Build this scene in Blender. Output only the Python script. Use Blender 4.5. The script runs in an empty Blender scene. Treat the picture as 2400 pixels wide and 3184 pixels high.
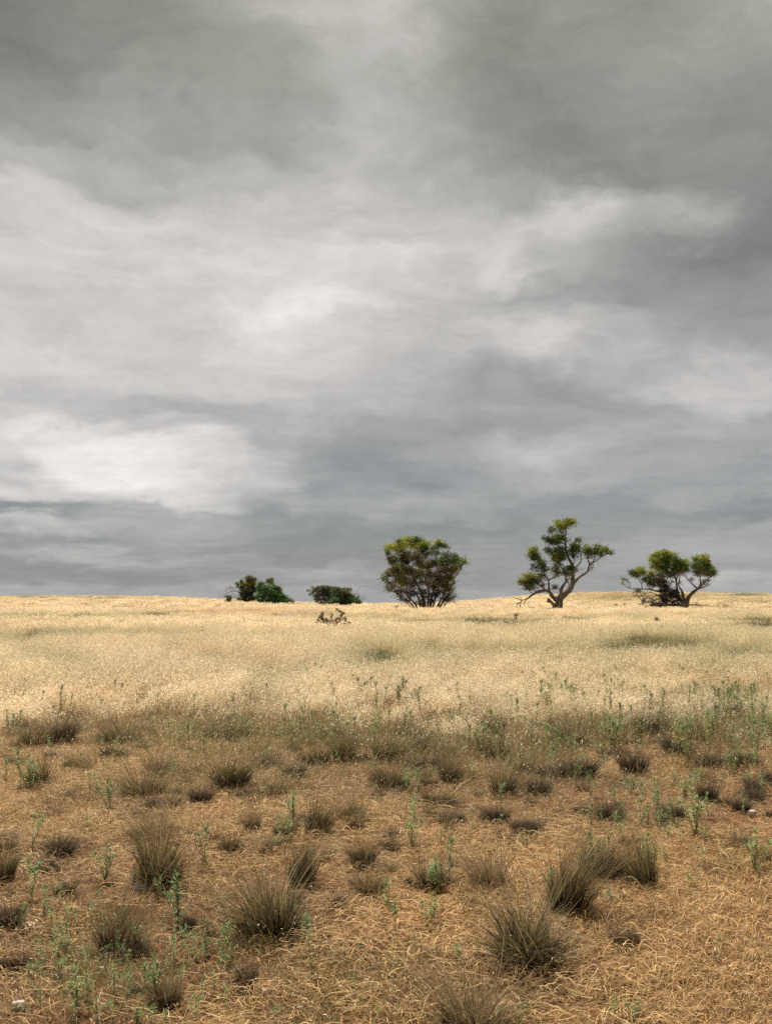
import bpy, math, random
import numpy as np
from mathutils import Vector

random.seed(7)
RNG = np.random.default_rng(11)
scene = bpy.context.scene
COL = scene.collection
W0, H0, F = 2400.0, 3184.0, 3184 * 35 / 36.0
EYE = 1.6
YH = 1845.0                                   # pixel row of eye level
PITCH = math.atan((YH - H0 / 2) / F)
cp, sp = math.cos(PITCH), math.sin(PITCH)

def ray(px, py):
    a = (px - W0 / 2) / F
    b = (H0 / 2 - py) / F
    return (a, cp - b * sp, sp + b * cp)

def project(x, y, z):
    z = z - EYE
    d = y * cp + z * sp
    b = (-y * sp + z * cp) / d
    return W0 / 2 + F * x / d, H0 / 2 - F * b

def P(px, py, Y):
    r = ray(px, py)
    t = Y / r[1]
    return Vector((r[0] * t, Y, EYE + r[2] * t))

# ------------------------------------------------------------------ terrain
CREST = 190.0
_cp = np.array([-2400, -600, 0, 300, 500, 700, 900, 1150, 1350, 1500, 1700, 1850, 2000, 2200, 2400, 3000, 5000], float)
_ch = np.array([1850, 1854, 1854, 1853, 1856, 1866, 1874, 1878, 1874, 1866, 1850, 1843, 1841, 1844, 1847, 1850, 1850], float) + 5
_cx = (_cp - 1200) / F * CREST
_cz = EYE + (YH - _ch) / F * CREST

def sstep(a, b, v):
    t = np.clip((v - a) / (b - a), 0, 1)
    return t * t * (3 - 2 * t)

def terrain(x, y):
    x = np.asarray(x, float); y = np.asarray(y, float)
    zc = np.interp(x - 2, _cx, _cz) * .25 + np.interp(x + 2, _cx, _cz) * .25 + np.interp(x, _cx, _cz) * .5
    z = zc * sstep(55, CREST, y)
    z = z - np.maximum(y - CREST, 0) ** 2 / (np.maximum(y - CREST, 0) + 60) * .045
    far = sstep(18, 60, y)
    z = z + far * (.10 * np.sin(y * .21 + x * .035) + .07 * np.sin(y * .093 - x * .06 + 1.3)) * (1 - sstep(62, 84, y))
    n = 1 - sstep(30, 60, np.hypot(x, y))
    z = z + n * (.018 * np.sin(x * 2.1 + y * 1.3) + .014 * np.sin(x * 4.7 - y * 3.1 + 1) + .03 * np.sin(x * .6 + y * .9 + 2))
    return z

def ground(px, py):
    r = ray(px, py)
    lo, t = 0, 1.0
    prev = 1.0
    while t < 260:
        if EYE + r[2] * t <= float(terrain(r[0] * t, r[1] * t)):
            a, b = prev, t
            for _ in range(24):
                m = (a + b) / 2
                if EYE + r[2] * m <= float(terrain(r[0] * m, r[1] * m)): b = m
                else: a = m
            return Vector((r[0] * b, r[1] * b, float(terrain(r[0] * b, r[1] * b))))
        prev = t
        t *= 1.02
    return None

# ------------------------------------------------------------------ helpers
def build_mesh(name, verts, faces, cols=None, smooth=False, mats=()):
    me = bpy.data.meshes.new(name)
    verts = np.asarray(verts, np.float32).reshape(-1, 3)
    faces = np.asarray(faces, np.int32)
    n, k = faces.shape
    me.vertices.add(len(verts)); me.vertices.foreach_set('co', verts.ravel())
    me.loops.add(n * k); me.loops.foreach_set('vertex_index', faces.ravel())
    me.polygons.add(n)
    me.polygons.foreach_set('loop_start', np.arange(0, n * k, k, dtype=np.int32))
    me.polygons.foreach_set('loop_total', np.full(n, k, np.int32))
    if smooth: me.polygons.foreach_set('use_smooth', np.ones(n, bool))
    me.update(calc_edges=True)
    if cols is not None:
        a = me.color_attributes.new('Col', 'FLOAT_COLOR', 'POINT')
        c = np.ones((len(verts), 4), np.float32); c[:, :3] = np.asarray(cols).reshape(-1, 3)
        a.data.foreach_set('color', c.ravel())
    for m in mats: me.materials.append(m)
    return me

def obj(name, me, parent=None, loc=(0, 0, 0), link=True):
    o = bpy.data.objects.new(name, me)
    if link: COL.objects.link(o)
    o.location = loc
    if parent: o.parent = parent
    return o

def tag(o, label=None, cat=None, group=None, kind=None):
    if label: o['label'] = label
    if cat: o['category'] = cat
    if group: o['group'] = group
    if kind: o['kind'] = kind
    return o

class Acc:
    """gathers quads with per-vertex colours"""
    def __init__(s): s.v = []; s.f = []; s.c = []; s.n = 0
    def add(s, v, f, c):
        v = np.asarray(v, float).reshape(-1, 3)
        s.v.append(v); s.f.append(np.asarray(f) + s.n)
        c = np.asarray(c, float)
        s.c.append(np.broadcast_to(c, v.shape) if c.ndim == 1 else c.reshape(-1, 3)); s.n += len(v)
    def mesh(s, name, mats, smooth=False):
        return build_mesh(name, np.concatenate(s.v), np.concatenate(s.f), np.concatenate(s.c), smooth, mats)

def ribbons(acc, pts, wid, side, col):
    """pts (K,S,3), wid (K,S), side (K,3), col (K,3) or (K,S,3)"""
    K, S, _ = pts.shape
    o = side[:, None, :] * wid[..., None] * .5
    v = np.stack([pts - o, pts + o], 2)
    if col.ndim == 2: col = np.repeat(col[:, None, :], S, 1)
    c = np.repeat(col[:, :, None, :], 2, 2)
    idx = np.arange(K * S * 2).reshape(K, S, 2)
    f = np.stack([idx[:, :-1, 0], idx[:, :-1, 1], idx[:, 1:, 1], idx[:, 1:, 0]], -1).reshape(-1, 4)
    acc.add(v, f, c.reshape(-1, 3))

def mixcol(cols, n, rng, jit=.18):
    c = np.asarray(cols, float)
    k = c[rng.integers(0, len(c), n)]
    k2 = c[rng.integers(0, len(c), n)]
    t = rng.random((n, 1))
    return (k * t + k2 * (1 - t)) * (1 + jit * rng.standard_normal((n, 1))).clip(.45, 1.6)

def blades(acc, n, rng, rad, h, spread, bend, w, cols, S=4, tipw=.15, lean=(0, 0), basecol=None, tipcol=None):
    """n tapering curved blades growing from a disc of radius rad"""
    a = rng.random(n) * 2 * math.pi
    r = rad * np.sqrt(rng.random(n))
    base = np.stack([r * np.cos(a), r * np.sin(a), np.full(n, -.015)], 1)
    a2 = a + rng.normal(0, .7, n)
    hh = h[0] + (h[1] - h[0]) * rng.random(n)
    out = spread * (.25 + .75 * r / max(rad, 1e-6)) * rng.uniform(.3, 1.3, n)
    d = np.stack([np.cos(a2), np.sin(a2)], 1)
    t = np.linspace(0, 1, S)
    pts = np.zeros((n, S, 3))
    cur = bend * rng.uniform(.3, 1.4, n)
    for i, tt in enumerate(t):
        hor = hh * (out * tt + cur * tt * tt)
        pts[:, i, 0] = base[:, 0] + d[:, 0] * hor + lean[0] * hh * tt * tt
        pts[:, i, 1] = base[:, 1] + d[:, 1] * hor + lean[1] * hh * tt * tt
        pts[:, i, 2] = base[:, 2] + hh * (tt - .45 * cur * tt * tt)
    b = rng.random(n) * 2 * math.pi
    side = np.stack([np.cos(b), np.sin(b), np.zeros(n)], 1)
    ww = (w * rng.uniform(.6, 1.3, n))[:, None] * (1 - (1 - tipw) * t[None, :] ** 1.5)
    c = mixcol(cols, n, rng)
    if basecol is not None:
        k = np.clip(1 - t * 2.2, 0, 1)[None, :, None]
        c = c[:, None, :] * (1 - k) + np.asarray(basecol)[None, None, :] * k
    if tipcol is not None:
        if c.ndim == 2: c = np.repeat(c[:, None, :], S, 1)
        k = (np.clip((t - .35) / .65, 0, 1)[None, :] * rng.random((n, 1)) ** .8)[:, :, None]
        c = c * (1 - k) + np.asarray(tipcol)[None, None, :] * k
    ribbons(acc, pts, ww, side, c)
    return pts

# ------------------------------------------------------------------ materials
def node_mat(name):
    m = bpy.data.materials.new(name); m.use_nodes = True
    nt = m.node_tree; nt.nodes.clear()
    return m, nt, nt.nodes.new('ShaderNodeOutputMaterial')

def blade_mat(name, transl=.42, tint=False, noise=None, rough=.6, spec=.25):
    m, nt, out = node_mat(name)
    N, L = nt.nodes.new, nt.links.new
    at = N('ShaderNodeAttribute'); at.attribute_name = 'Col'
    col = at.outputs['Color']
    if tint:
        ti = N('ShaderNodeAttribute'); ti.attribute_name = 'tint'; ti.attribute_type = 'INSTANCER'
        mx = N('ShaderNodeMix'); mx.data_type = 'RGBA'; mx.blend_type = 'MULTIPLY'; mx.inputs[0].default_value = 1
        L(col, mx.inputs[6]); L(ti.outputs['Color'], mx.inputs[7]); col = mx.outputs[2]
    else:
        oi = N('ShaderNodeObjectInfo')
        mr = N('ShaderNodeMapRange'); mr.inputs[3].default_value = .8; mr.inputs[4].default_value = 1.2
        L(oi.outputs['Random'], mr.inputs[0])
        mx = N('ShaderNodeMix'); mx.data_type = 'RGBA'; mx.blend_type = 'MULTIPLY'; mx.inputs[0].default_value = 1
        L(col, mx.inputs[6]); L(mr.outputs[0], mx.inputs[7]); col = mx.outputs[2]
    if noise:
        g = N('ShaderNodeNewGeometry')
        nz = N('ShaderNodeTexNoise'); nz.inputs['Scale'].default_value = noise; nz.inputs['Detail'].default_value = 3
        L(g.outputs['Position'], nz.inputs['Vector'])
        rp = N('ShaderNodeValToRGB'); rp.color_ramp.elements[0].position = .3; rp.color_ramp.elements[1].position = .7
        rp.color_ramp.elements[0].color = (.82, .72, .58, 1); rp.color_ramp.elements[1].color = (1.1, 1.08, 1.05, 1)
        L(nz.outputs[0], rp.inputs[0])
        m2 = N('ShaderNodeMix'); m2.data_type = 'RGBA'; m2.blend_type = 'MULTIPLY'; m2.inputs[0].default_value = 1
        L(col, m2.inputs[6]); L(rp.outputs[0], m2.inputs[7]); col = m2.outputs[2]
    pb = N('ShaderNodeBsdfPrincipled'); pb.inputs['Roughness'].default_value = rough
    pb.inputs['Specular IOR Level'].default_value = spec
    L(col, pb.inputs['Base Color'])
    tr = N('ShaderNodeBsdfTranslucent'); L(col, tr.inputs['Color'])
    ms = N('ShaderNodeMixShader'); ms.inputs[0].default_value = transl
    L(pb.outputs[0], ms.inputs[1]); L(tr.outputs[0], ms.inputs[2]); L(ms.outputs[0], out.inputs[0])
    return m

def bark_mat(name, c1, c2, scale=6):
    m, nt, out = node_mat(name)
    N, L = nt.nodes.new, nt.links.new
    tc = N('ShaderNodeTexCoord')
    mp = N('ShaderNodeMapping'); mp.inputs['Scale'].default_value = (1, 1, .25)
    nz = N('ShaderNodeTexNoise'); nz.inputs['Scale'].default_value = scale; nz.inputs['Detail'].default_value = 8
    L(tc.outputs['Object'], mp.inputs[0]); L(mp.outputs[0], nz.inputs['Vector'])
    rp = N('ShaderNodeValToRGB'); rp.color_ramp.elements[0].position = .35; rp.color_ramp.elements[1].position = .65
    rp.color_ramp.elements[0].color = (*c1, 1); rp.color_ramp.elements[1].color = (*c2, 1)
    L(nz.outputs[0], rp.inputs[0])
    pb = N('ShaderNodeBsdfPrincipled'); pb.inputs['Roughness'].default_value = .85
    L(rp.outputs[0], pb.inputs['Base Color'])
    bp = N('ShaderNodeBump'); bp.inputs['Strength'].default_value = .6; bp.inputs['Distance'].default_value = .05
    L(nz.outputs[0], bp.inputs['Height']); L(bp.outputs[0], pb.inputs['Normal'])
    L(pb.outputs[0], out.inputs[0])
    return m

M_FIELD = blade_mat('field_grass', .42, tint=True)
M_STRAW = blade_mat('straw', .15, tint=True)
M_TUSS = blade_mat('tussock_blades', .25)
M_WEED = blade_mat('weed_leaf', .25)
M_LEAF = blade_mat('gum_leaf', .34, noise=None, rough=.5, spec=.3)
M_BARK = bark_mat('mallee_bark', (.05, .038, .028), (.25, .195, .15), 9)
M_DARKBARK = bark_mat('rough_dark_bark', (.05, .038, .03), (.17, .13, .10))
M_DEAD = bark_mat('dead_wood', (.12, .10, .09), (.30, .26, .23))

def stone_mat(name, c1, c2):
    m, nt, out = node_mat(name)
    N, L = nt.nodes.new, nt.links.new
    tc = N('ShaderNodeTexCoord')
    nz = N('ShaderNodeTexNoise'); nz.inputs['Scale'].default_value = 14; nz.inputs['Detail'].default_value = 8
    L(tc.outputs['Object'], nz.inputs['Vector'])
    rp = N('ShaderNodeValToRGB'); rp.color_ramp.elements[0].position = .3; rp.color_ramp.elements[1].position = .7
    rp.color_ramp.elements[0].color = (*c1, 1); rp.color_ramp.elements[1].color = (*c2, 1)
    L(nz.outputs[0], rp.inputs[0])
    pb = N('ShaderNodeBsdfPrincipled'); pb.inputs['Roughness'].default_value = .9
    L(rp.outputs[0], pb.inputs['Base Color'])
    bp = N('ShaderNodeBump'); bp.inputs['Strength'].default_value = .5; bp.inputs['Distance'].default_value = .01
    L(nz.outputs[0], bp.inputs['Height']); L(bp.outputs[0], pb.inputs['Normal']); L(pb.outputs[0], out.inputs[0])
    return m

# ------------------------------------------------------------------ ground sheet
def ground_material():
    m, nt, out = node_mat('soil_and_thatch')
    N, L = nt.nodes.new, nt.links.new
    g = N('ShaderNodeNewGeometry')
    def noise(scale, det=6, ro=.6, vec=None):
        n = N('ShaderNodeTexNoise'); n.inputs['Scale'].default_value = scale; n.inputs['Detail'].default_value = det
        n.inputs['Roughness'].default_value = ro
        L(vec or g.outputs['Position'], n.inputs['Vector']); return n.outputs[0]
    def ramp(src, stops):
        r = N('ShaderNodeValToRGB')
        e = r.color_ramp.elements
        while len(e) < len(stops): e.new(.5)
        for q, (p, c) in zip(e, stops): q.position = p; q.color = (*c, 1)
        L(src, r.inputs[0]); return r.outputs[0]
    def mix(f, a, b, mode='MIX'):
        x = N('ShaderNodeMix'); x.data_type = 'RGBA'; x.blend_type = mode
        if isinstance(f, (int, float)): x.inputs[0].default_value = f
        else: L(f, x.inputs[0])
        L(a, x.inputs[6]); L(b, x.inputs[7]); return x.outputs[2]
    soil = ramp(noise(9, 8), [(.25, (.060, .024, .010)), (.5, (.12, .052, .022)), (.75, (.22, .105, .05))])
    chaff = ramp(noise(60, 6, .7), [(.3, (.11, .052, .022)), (.55, (.24, .135, .065)), (.75, (.42, .28, .15))])
    f1 = ramp(noise(1.4, 6, .65), [(.42, (.05, .05, .05)), (.66, (.75, .75, .75))])
    near = mix(f1, soil, chaff)
    farc = ramp(noise(.25, 8, .7), [(.3, (.46, .33, .18)), (.6, (.60, .46, .28)), (.8, (.66, .52, .34))])
    sx = N('ShaderNodeSeparateXYZ'); L(g.outputs['Position'], sx.inputs[0])
    mr = N('ShaderNodeMapRange'); mr.interpolation_type = 'SMOOTHSTEP'
    mr.inputs[1].default_value = 14; mr.inputs[2].default_value = 30; L(sx.outputs[1], mr.inputs[0])
    col = mix(mr.outputs[0], near, farc)
    pb = N('ShaderNodeBsdfPrincipled'); pb.inputs['Roughness'].default_value = .95
    pb.inputs['Specular IOR Level'].default_value = .15
    L(col, pb.inputs['Base Color'])
    bp = N('ShaderNodeBump'); bp.inputs['Strength'].default_value = .8; bp.inputs['Distance'].default_value = .03
    L(noise(25, 10, .7), bp.inputs['Height']); L(bp.outputs[0], pb.inputs['Normal'])
    L(pb.outputs[0], out.inputs[0])
    return m

def graded(lo, hi, fine, a, b, grow):
    v = [a]
    while v[-1] < b: v.append(v[-1] + fine)
    s = fine
    while v[-1] < hi: s *= grow; v.append(v[-1] + s)
    s = fine; w = [a]
    while w[-1] > lo: s *= grow; w.append(w[-1] - s)
    return np.array(sorted(set(w[1:] + v)))

gx = graded(-2600, 2600, .22, -8, 8, 1.07)
gy = graded(-400, 3200, .22, 2, 18, 1.035)
X, Y = np.meshgrid(gx, gy)
Z = terrain(X, Y)
idx = np.arange(X.size).reshape(X.shape)
fc = np.stack([idx[:-1, :-1], idx[:-1, 1:], idx[1:, 1:], idx[1:, :-1]], -1).reshape(-1, 4)
g = obj('ground', build_mesh('ground', np.stack([X, Y, Z], -1), fc, None, True, [ground_material()]))
tag(g, kind='structure')

# ------------------------------------------------------------------ scatter (uncountable stuff only)
def scatter(name, sources, pos, rotz, scl, idx, tint, label, cat, tilt=None):
    n = len(pos)
    me = bpy.data.meshes.new(name)
    me.vertices.add(n); me.vertices.foreach_set('co', np.asarray(pos, np.float32).ravel())
    a = me.attributes.new('rot', 'FLOAT_VECTOR', 'POINT')
    r = np.zeros((n, 3), np.float32); r[:, 2] = rotz
    if tilt is not None: r[:, :2] = tilt
    a.data.foreach_set('vector', r.ravel())
    a = me.attributes.new('scl', 'FLOAT_VECTOR', 'POINT'); a.data.foreach_set('vector', np.asarray(scl, np.float32).ravel())
    a = me.attributes.new('idx', 'INT', 'POINT'); a.data.foreach_set('value', np.asarray(idx, np.int32))
    a = me.attributes.new('tint', 'FLOAT_COLOR', 'POINT')
    t = np.ones((n, 4), np.float32); t[:, :3] = tint; a.data.foreach_set('color', t.ravel())
    o = obj(name, me)
    ng = bpy.data.node_groups.new(name, 'GeometryNodeTree')
    ng.interface.new_socket('Geometry', in_out='INPUT', socket_type='NodeSocketGeometry')
    ng.interface.new_socket('Geometry', in_out='OUTPUT', socket_type='NodeSocketGeometry')
    N, L = ng.nodes.new, ng.links.new
    gi, go = N('NodeGroupInput'), N('NodeGroupOutput')
    jn = N('GeometryNodeJoinGeometry')
    for s in reversed(sources):
        oi = N('GeometryNodeObjectInfo'); oi.inputs['Object'].default_value = s
        oi.inputs['As Instance'].default_value = False
        g2 = N('GeometryNodeGeometryToInstance'); L(oi.outputs['Geometry'], g2.inputs[0]); L(g2.outputs[0], jn.inputs[0])
    mp = N('GeometryNodeMeshToPoints'); L(gi.outputs[0], mp.inputs['Mesh'])
    ip = N('GeometryNodeInstanceOnPoints'); ip.inputs['Pick Instance'].default_value = True
    L(mp.outputs[0], ip.inputs['Points']); L(jn.outputs[0], ip.inputs['Instance'])
    def attr(nm, ty):
        q = N('GeometryNodeInputNamedAttribute'); q.data_type = ty; q.inputs['Name'].default_value = nm
        return [s for s in q.outputs if s.enabled and s.name == 'Attribute'][0]
    L(attr('idx', 'INT'), ip.inputs['Instance Index'])
    er = N('FunctionNodeEulerToRotation'); L(attr('rot', 'FLOAT_VECTOR'), er.inputs[0]); L(er.outputs[0], ip.inputs['Rotation'])
    L(attr('scl', 'FLOAT_VECTOR'), ip.inputs['Scale'])
    L(ip.outputs[0], go.inputs[0])
    md = o.modifiers.new('scatter', 'NODES'); md.node_group = ng
    tag(o, label, cat, kind='stuff')
    return o

def src(name, me): return obj(name, me, link=False)

# wild-oat clumps ---------------------------------------------------
def oat_clump(seed, size, n, h, wstem, wspk, lspk, nspk, nleaf, stemS=4, topcol=None, low=.62):
    rng = np.random.default_rng(seed); acc = Acc()
    bx = rng.uniform(-size / 2, size / 2, (n, 2))
    hh = rng.uniform(h[0], h[1], n)
    az = rng.normal(.3, .9, n)                      # wind from the left
    ln = rng.uniform(.05, .38, n) * hh
    t = np.linspace(0, 1, stemS)
    pts = np.zeros((n, stemS, 3))
    for i, tt in enumerate(t):
        pts[:, i, 0] = bx[:, 0] + np.cos(az) * ln * tt ** 2.2
        pts[:, i, 1] = bx[:, 1] + np.sin(az) * ln * tt ** 2.2
        pts[:, i, 2] = hh * tt * (1 - .12 * tt * tt)
    b = rng.random(n) * 2 * math.pi
    side = np.stack([np.cos(b), np.sin(b), np.zeros(n)], 1)
    lo = mixcol([(.50, .28, .12), (.58, .38, .19), (.50, .37, .18)], n, rng)
    hi = mixcol([(.72, .56, .35), (.78, .63, .42), (.68, .52, .30)], n, rng, .1)
    k = (t ** .8)[None, :, None]
    c = lo[:, None] * (1 - k) + hi[:, None] * k
    ribbons(acc, pts, np.full((n, stemS), wstem) * (1.15 - .5 * t)[None], side, c)
    # drooping spikelets
    m = n * nspk
    si = np.repeat(np.arange(n), nspk)
    tt = rng.uniform(low, 1.0, m) ** .8
    p0 = np.zeros((m, 3))
    p0[:, 0] = bx[si, 0] + np.cos(az[si]) * ln[si] * tt ** 2.2 + rng.normal(0, .025, m) + .012
    p0[:, 1] = bx[si, 1] + np.sin(az[si]) * ln[si] * tt ** 2.2 + rng.normal(0, .025, m)
    p0[:, 2] = hh[si] * tt * (1 - .12 * tt * tt) + rng.normal(0, .012, m)
    d = np.stack([rng.normal(.25, .45, m), rng.normal(0, .45, m), rng.uniform(-1, .15, m)], 1)
    d /= np.linalg.norm(d, axis=1)[:, None]
    ls = lspk * rng.uniform(.7, 1.3, m)
    p3 = np.stack([p0, p0 + d * (ls * .45)[:, None], p0 + d * ls[:, None]], 1)
    b = rng.random(m) * 2 * math.pi
    side = np.stack([np.cos(b), np.sin(b), rng.normal(0, .3, m)], 1)
    cc = mixcol(topcol or [(.84, .71, .50), (.90, .79, .60), (.78, .64, .43), (.72, .56, .34)], m, rng, .1)
    ribbons(acc, p3, np.stack([np.full(m, wspk * .25), np.full(m, wspk), np.full(m, wspk * .15)], 1), side, cc)
    if nleaf:
        pos = rng.uniform(-size / 2, size / 2, (nleaf, 2))
        a = rng.random(nleaf) * 2 * math.pi
        l = rng.uniform(.15, .42, nleaf) * h[1] / .7
        t = np.linspace(0, 1, 4)
        q = np.zeros((nleaf, 4, 3))
        for i, x in enumerate(t):
            q[:, i, 0] = pos[:, 0] + np.cos(a) * l * .7 * x * x
            q[:, i, 1] = pos[:, 1] + np.sin(a) * l * .7 * x * x
            q[:, i, 2] = l * (x - .35 * x * x)
        b = rng.random(nleaf) * 2 * math.pi
        ribbons(acc, q, np.full((nleaf, 4), wstem * 1.8) * (1.1 - t)[None], np.stack([np.cos(b), np.sin(b), b * 0], 1),
                mixcol([(.54, .35, .17), (.50, .31, .14), (.60, .46, .26), (.42, .35, .16)], nleaf, rng))
    return src('oat_source', acc.mesh('oats', [M_FIELD]))

def olive_clump(seed, size, n, h, w, heads=0, cols=None):
    rng = np.random.default_rng(seed); acc = Acc()
    k = 5
    for _ in range(k):
        a2 = Acc()
        blades(a2, n // k, rng, size * .22, h, .35, .35, w,
               cols or [(.16, .18, .05), (.25, .25, .08), (.36, .28, .13), (.11, .13, .04), (.46, .35, .19)], S=4)
        off = np.array([*rng.uniform(-size * .35, size * .35, 2), 0])
        acc.add(a2.v[0] + off, a2.f[0], a2.c[0])
    if heads:
        m = heads
        p0 = np.stack([rng.uniform(-size / 2, size / 2, m), rng.uniform(-size / 2, size / 2, m), rng.uniform(h[0], h[1] * 1.1, m)], 1)
        d = np.stack([rng.normal(.2, .5, m), rng.normal(0, .5, m), rng.uniform(-1, .2, m)], 1)
        p3 = np.stack([p0, p0 + d * .02 * w / .004, p0 + d * .04 * w / .004], 1)
        b = rng.random(m) * 6.28
        ribbons(acc, p3, np.repeat(np.array([[.3, 1.4, .2]]) * w, m, 0), np.stack([np.cos(b), np.sin(b), b * 0], 1),
                mixcol([(.78, .64, .42), (.66, .5, .3)], m, rng))
    return src('olive_source', acc.mesh('olive', [M_FIELD]))

# patches seen in the photo: olive, shorter growth, its shade darkened into the tint (px, py, rx, ry, strength)
OLIVE_SHADE = [(200, 1914, 170, 8, 1), (480, 1906, 55, 8, 1.2), (10, 1912, 45, 6, .9), (120, 1856, 110, 5, .9), (330, 1858, 120, 4, .7),
         (300, 1960, 330, 11, .95), (60, 1972, 120, 10, .9), (1120, 1912, 200, 7, .8), (1300, 1928, 160, 12, .7), (1560, 1928, 150, 13, 1.1),
         (1800, 1920, 60, 9, .8), (1980, 1914, 60, 6, .8), (2050, 1853, 180, 8, 1.0), (1900, 1862, 120, 6, .9), (2320, 1848, 120, 6, 1),
         (2360, 1868, 80, 5, .7), (1480, 2000, 170, 26, .75), (1690, 2010, 50, 24, .9), (1800, 2018, 42, 20, .9), (1905, 2000, 50, 30, .95),
         (2010, 1985, 80, 36, 1.1), (2130, 1970, 100, 28, 1.0), (2340, 1935, 140, 26, 1.0), (2310, 2010, 160, 34, .9), (1700, 1985, 700, 14, .45), (1900, 2060, 260, 16, .45), (1350, 2060, 160, 14, .4), (2250, 2095, 240, 18, .6), (1600, 2110, 160, 18, .45), (850, 1975, 200, 10, .4), (250, 2060, 120, 12, .4), (1180, 2010, 130, 36, .9),
         (2180, 2030, 80, 24, .8), (90, 2010, 70, 16, .7), (180, 2025, 80, 18, .6), (1330, 1985, 70, 22, .8), (640, 2030, 60, 18, .5),
         (520, 1985, 120, 10, .5), (1650, 1960, 200, 9, .5), (820, 2060, 90, 24, .5), (1260, 2180, 200, 24, .4), (1780, 2165, 160, 30, .75),
         (2200, 2185, 180, 40, .8), (2030, 2215, 160, 24, .7), (620, 2215, 100, 20, .4), (60, 2205, 70, 24, .5), (1050, 2190, 90, 26, .45)]
RUST = [(700, 1900, 190, 5, .8), (640, 2010, 90, 12, .35), (820, 2016, 70, 12, .3), (470, 2170, 260, 20, .6), (900, 2225, 300, 18, .6),
        (1300, 2210, 250, 18, .5), (1650, 2190, 90, 18, .5), (1950, 1850, 160, 6, .5), (100, 2170, 160, 24, .5), (330, 2090, 90, 18, .4), (2150, 2060, 120, 12, .4)]

def field_at(lst, px, py):
    v = np.zeros_like(px)
    for cx, cy, rx, ry, s in lst:
        d = ((px - cx) / rx) ** 2 + ((py - cy) / ry) ** 2
        v = np.maximum(v, s * np.exp(-d * .8))
    return v

def vnoise(x, y, seed=0):
    r = np.random.default_rng(seed)
    v = np.zeros_like(x)
    for k in range(7):
        a = r.uniform(0, 6.28); s = .6 * 1.6 ** k * .35; ph = r.uniform(0, 6.28)
        v += np.sin(x * math.cos(a) * s + y * math.sin(a) * s + ph) / (1 + .35 * k)
    return v / 3

EDGE_PX = np.array([-900, 0, 200, 450, 700, 900, 1150, 1400, 1600, 1800, 2000, 2200, 2400, 3300], float)
EDGE_PY = np.array([2240, 2235, 2215, 2205, 2215, 2240, 2262, 2270, 2255, 2245, 2255, 2250, 2240, 2240], float)

def field_points(y0, y1, cell, over, margin):
    pts = []
    y = y0
    while y < y1:
        half = (W0 / 2 / F) * y * margin + 4.5
        nx = int(2 * half / cell * over)
        xs = RNG.uniform(-half, half, nx)
        ys = y + RNG.uniform(0, cell, nx)
        pts.append(np.stack([xs, ys], 1)); y += cell
    p = np.concatenate(pts)
    z = terrain(p[:, 0], p[:, 1])
    return np.column_stack([p, z])

def make_field(name, sources_oat, sources_olive, y0, y1, cell, over, topz, label, hmod=1.0, margin=1.35):
    p = field_points(y0, y1, cell, over, margin)
    gpx, gpy = project(p[:, 0], p[:, 1], p[:, 2])
    tpx, tpy = project(p[:, 0], p[:, 1], p[:, 2] + topz)
    nz = vnoise(p[:, 0], p[:, 1] * 1.7, 3)
    n6 = vnoise(p[:, 0] * 3.1, p[:, 1] * 3.1, 8)
    keep = gpy < np.interp(gpx, EDGE_PX, EDGE_PY) - 6 + nz * 26 + n6 * 28 + RNG.exponential(26, len(p))
    n6 = n6[keep]
    p, tpx, tpy, nz, gpy = p[keep], tpx[keep], tpy[keep], nz[keep], gpy[keep]
    n5 = vnoise(p[:, 0] * 2.3, p[:, 1] * 2.3, 5)
    ol = field_at(OLIVE_SHADE, tpx + nz * 18, tpy) * (1 + .45 * n5) + .14 * nz + .06 * n5
    ru = field_at(RUST, tpx + nz * 18, tpy)
    n = len(p)
    isol = RNG.random(n) < np.clip((ol - .30) * 1.5, 0.015, .95)
    no, nl = len(sources_oat), len(sources_olive)
    dark = RNG.random(n) < np.clip((ol - .45) * .9, .05, .6)
    idx = np.where(isol, no + np.where(dark, RNG.integers(3, nl, n), RNG.integers(0, 3, n)), RNG.integers(0, no, n))
    base = np.array([1.04, 1.06, 1.07]) * (1 + .10 * RNG.standard_normal((n, 1)) + .11 * nz[:, None] + .10 * n6[:, None])
    t = base.copy()
    t = t * (1 - np.clip(ru, 0, 1)[:, None] * np.array([.16, .30, .46]))
    t = t * (1 - np.clip(ol, 0, 1)[:, None] * np.where(isol[:, None], .35, 1) * np.array([.42, .36, .50]))  # shade of the short olive patches multiplied into the grass tint
    s = RNG.uniform(.8, 1.2, (n, 1)) * np.ones((n, 3)) * hmod
    s[:, 2] *= (1 - .48 * sstep(2110, 2245, gpy)) * (1 - .18 * np.clip(ol, 0, 1)) * (1 + .14 * nz + .12 * n6)
    tz = RNG.uniform(-.4, .4, n) + 1.2 * nz
    tilt = RNG.normal(0, .09, (n, 2))
    return scatter(name, sources_oat + sources_olive, p, tz, s, idx, t.clip(.3, 1.35), label, 'grass', tilt)

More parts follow.
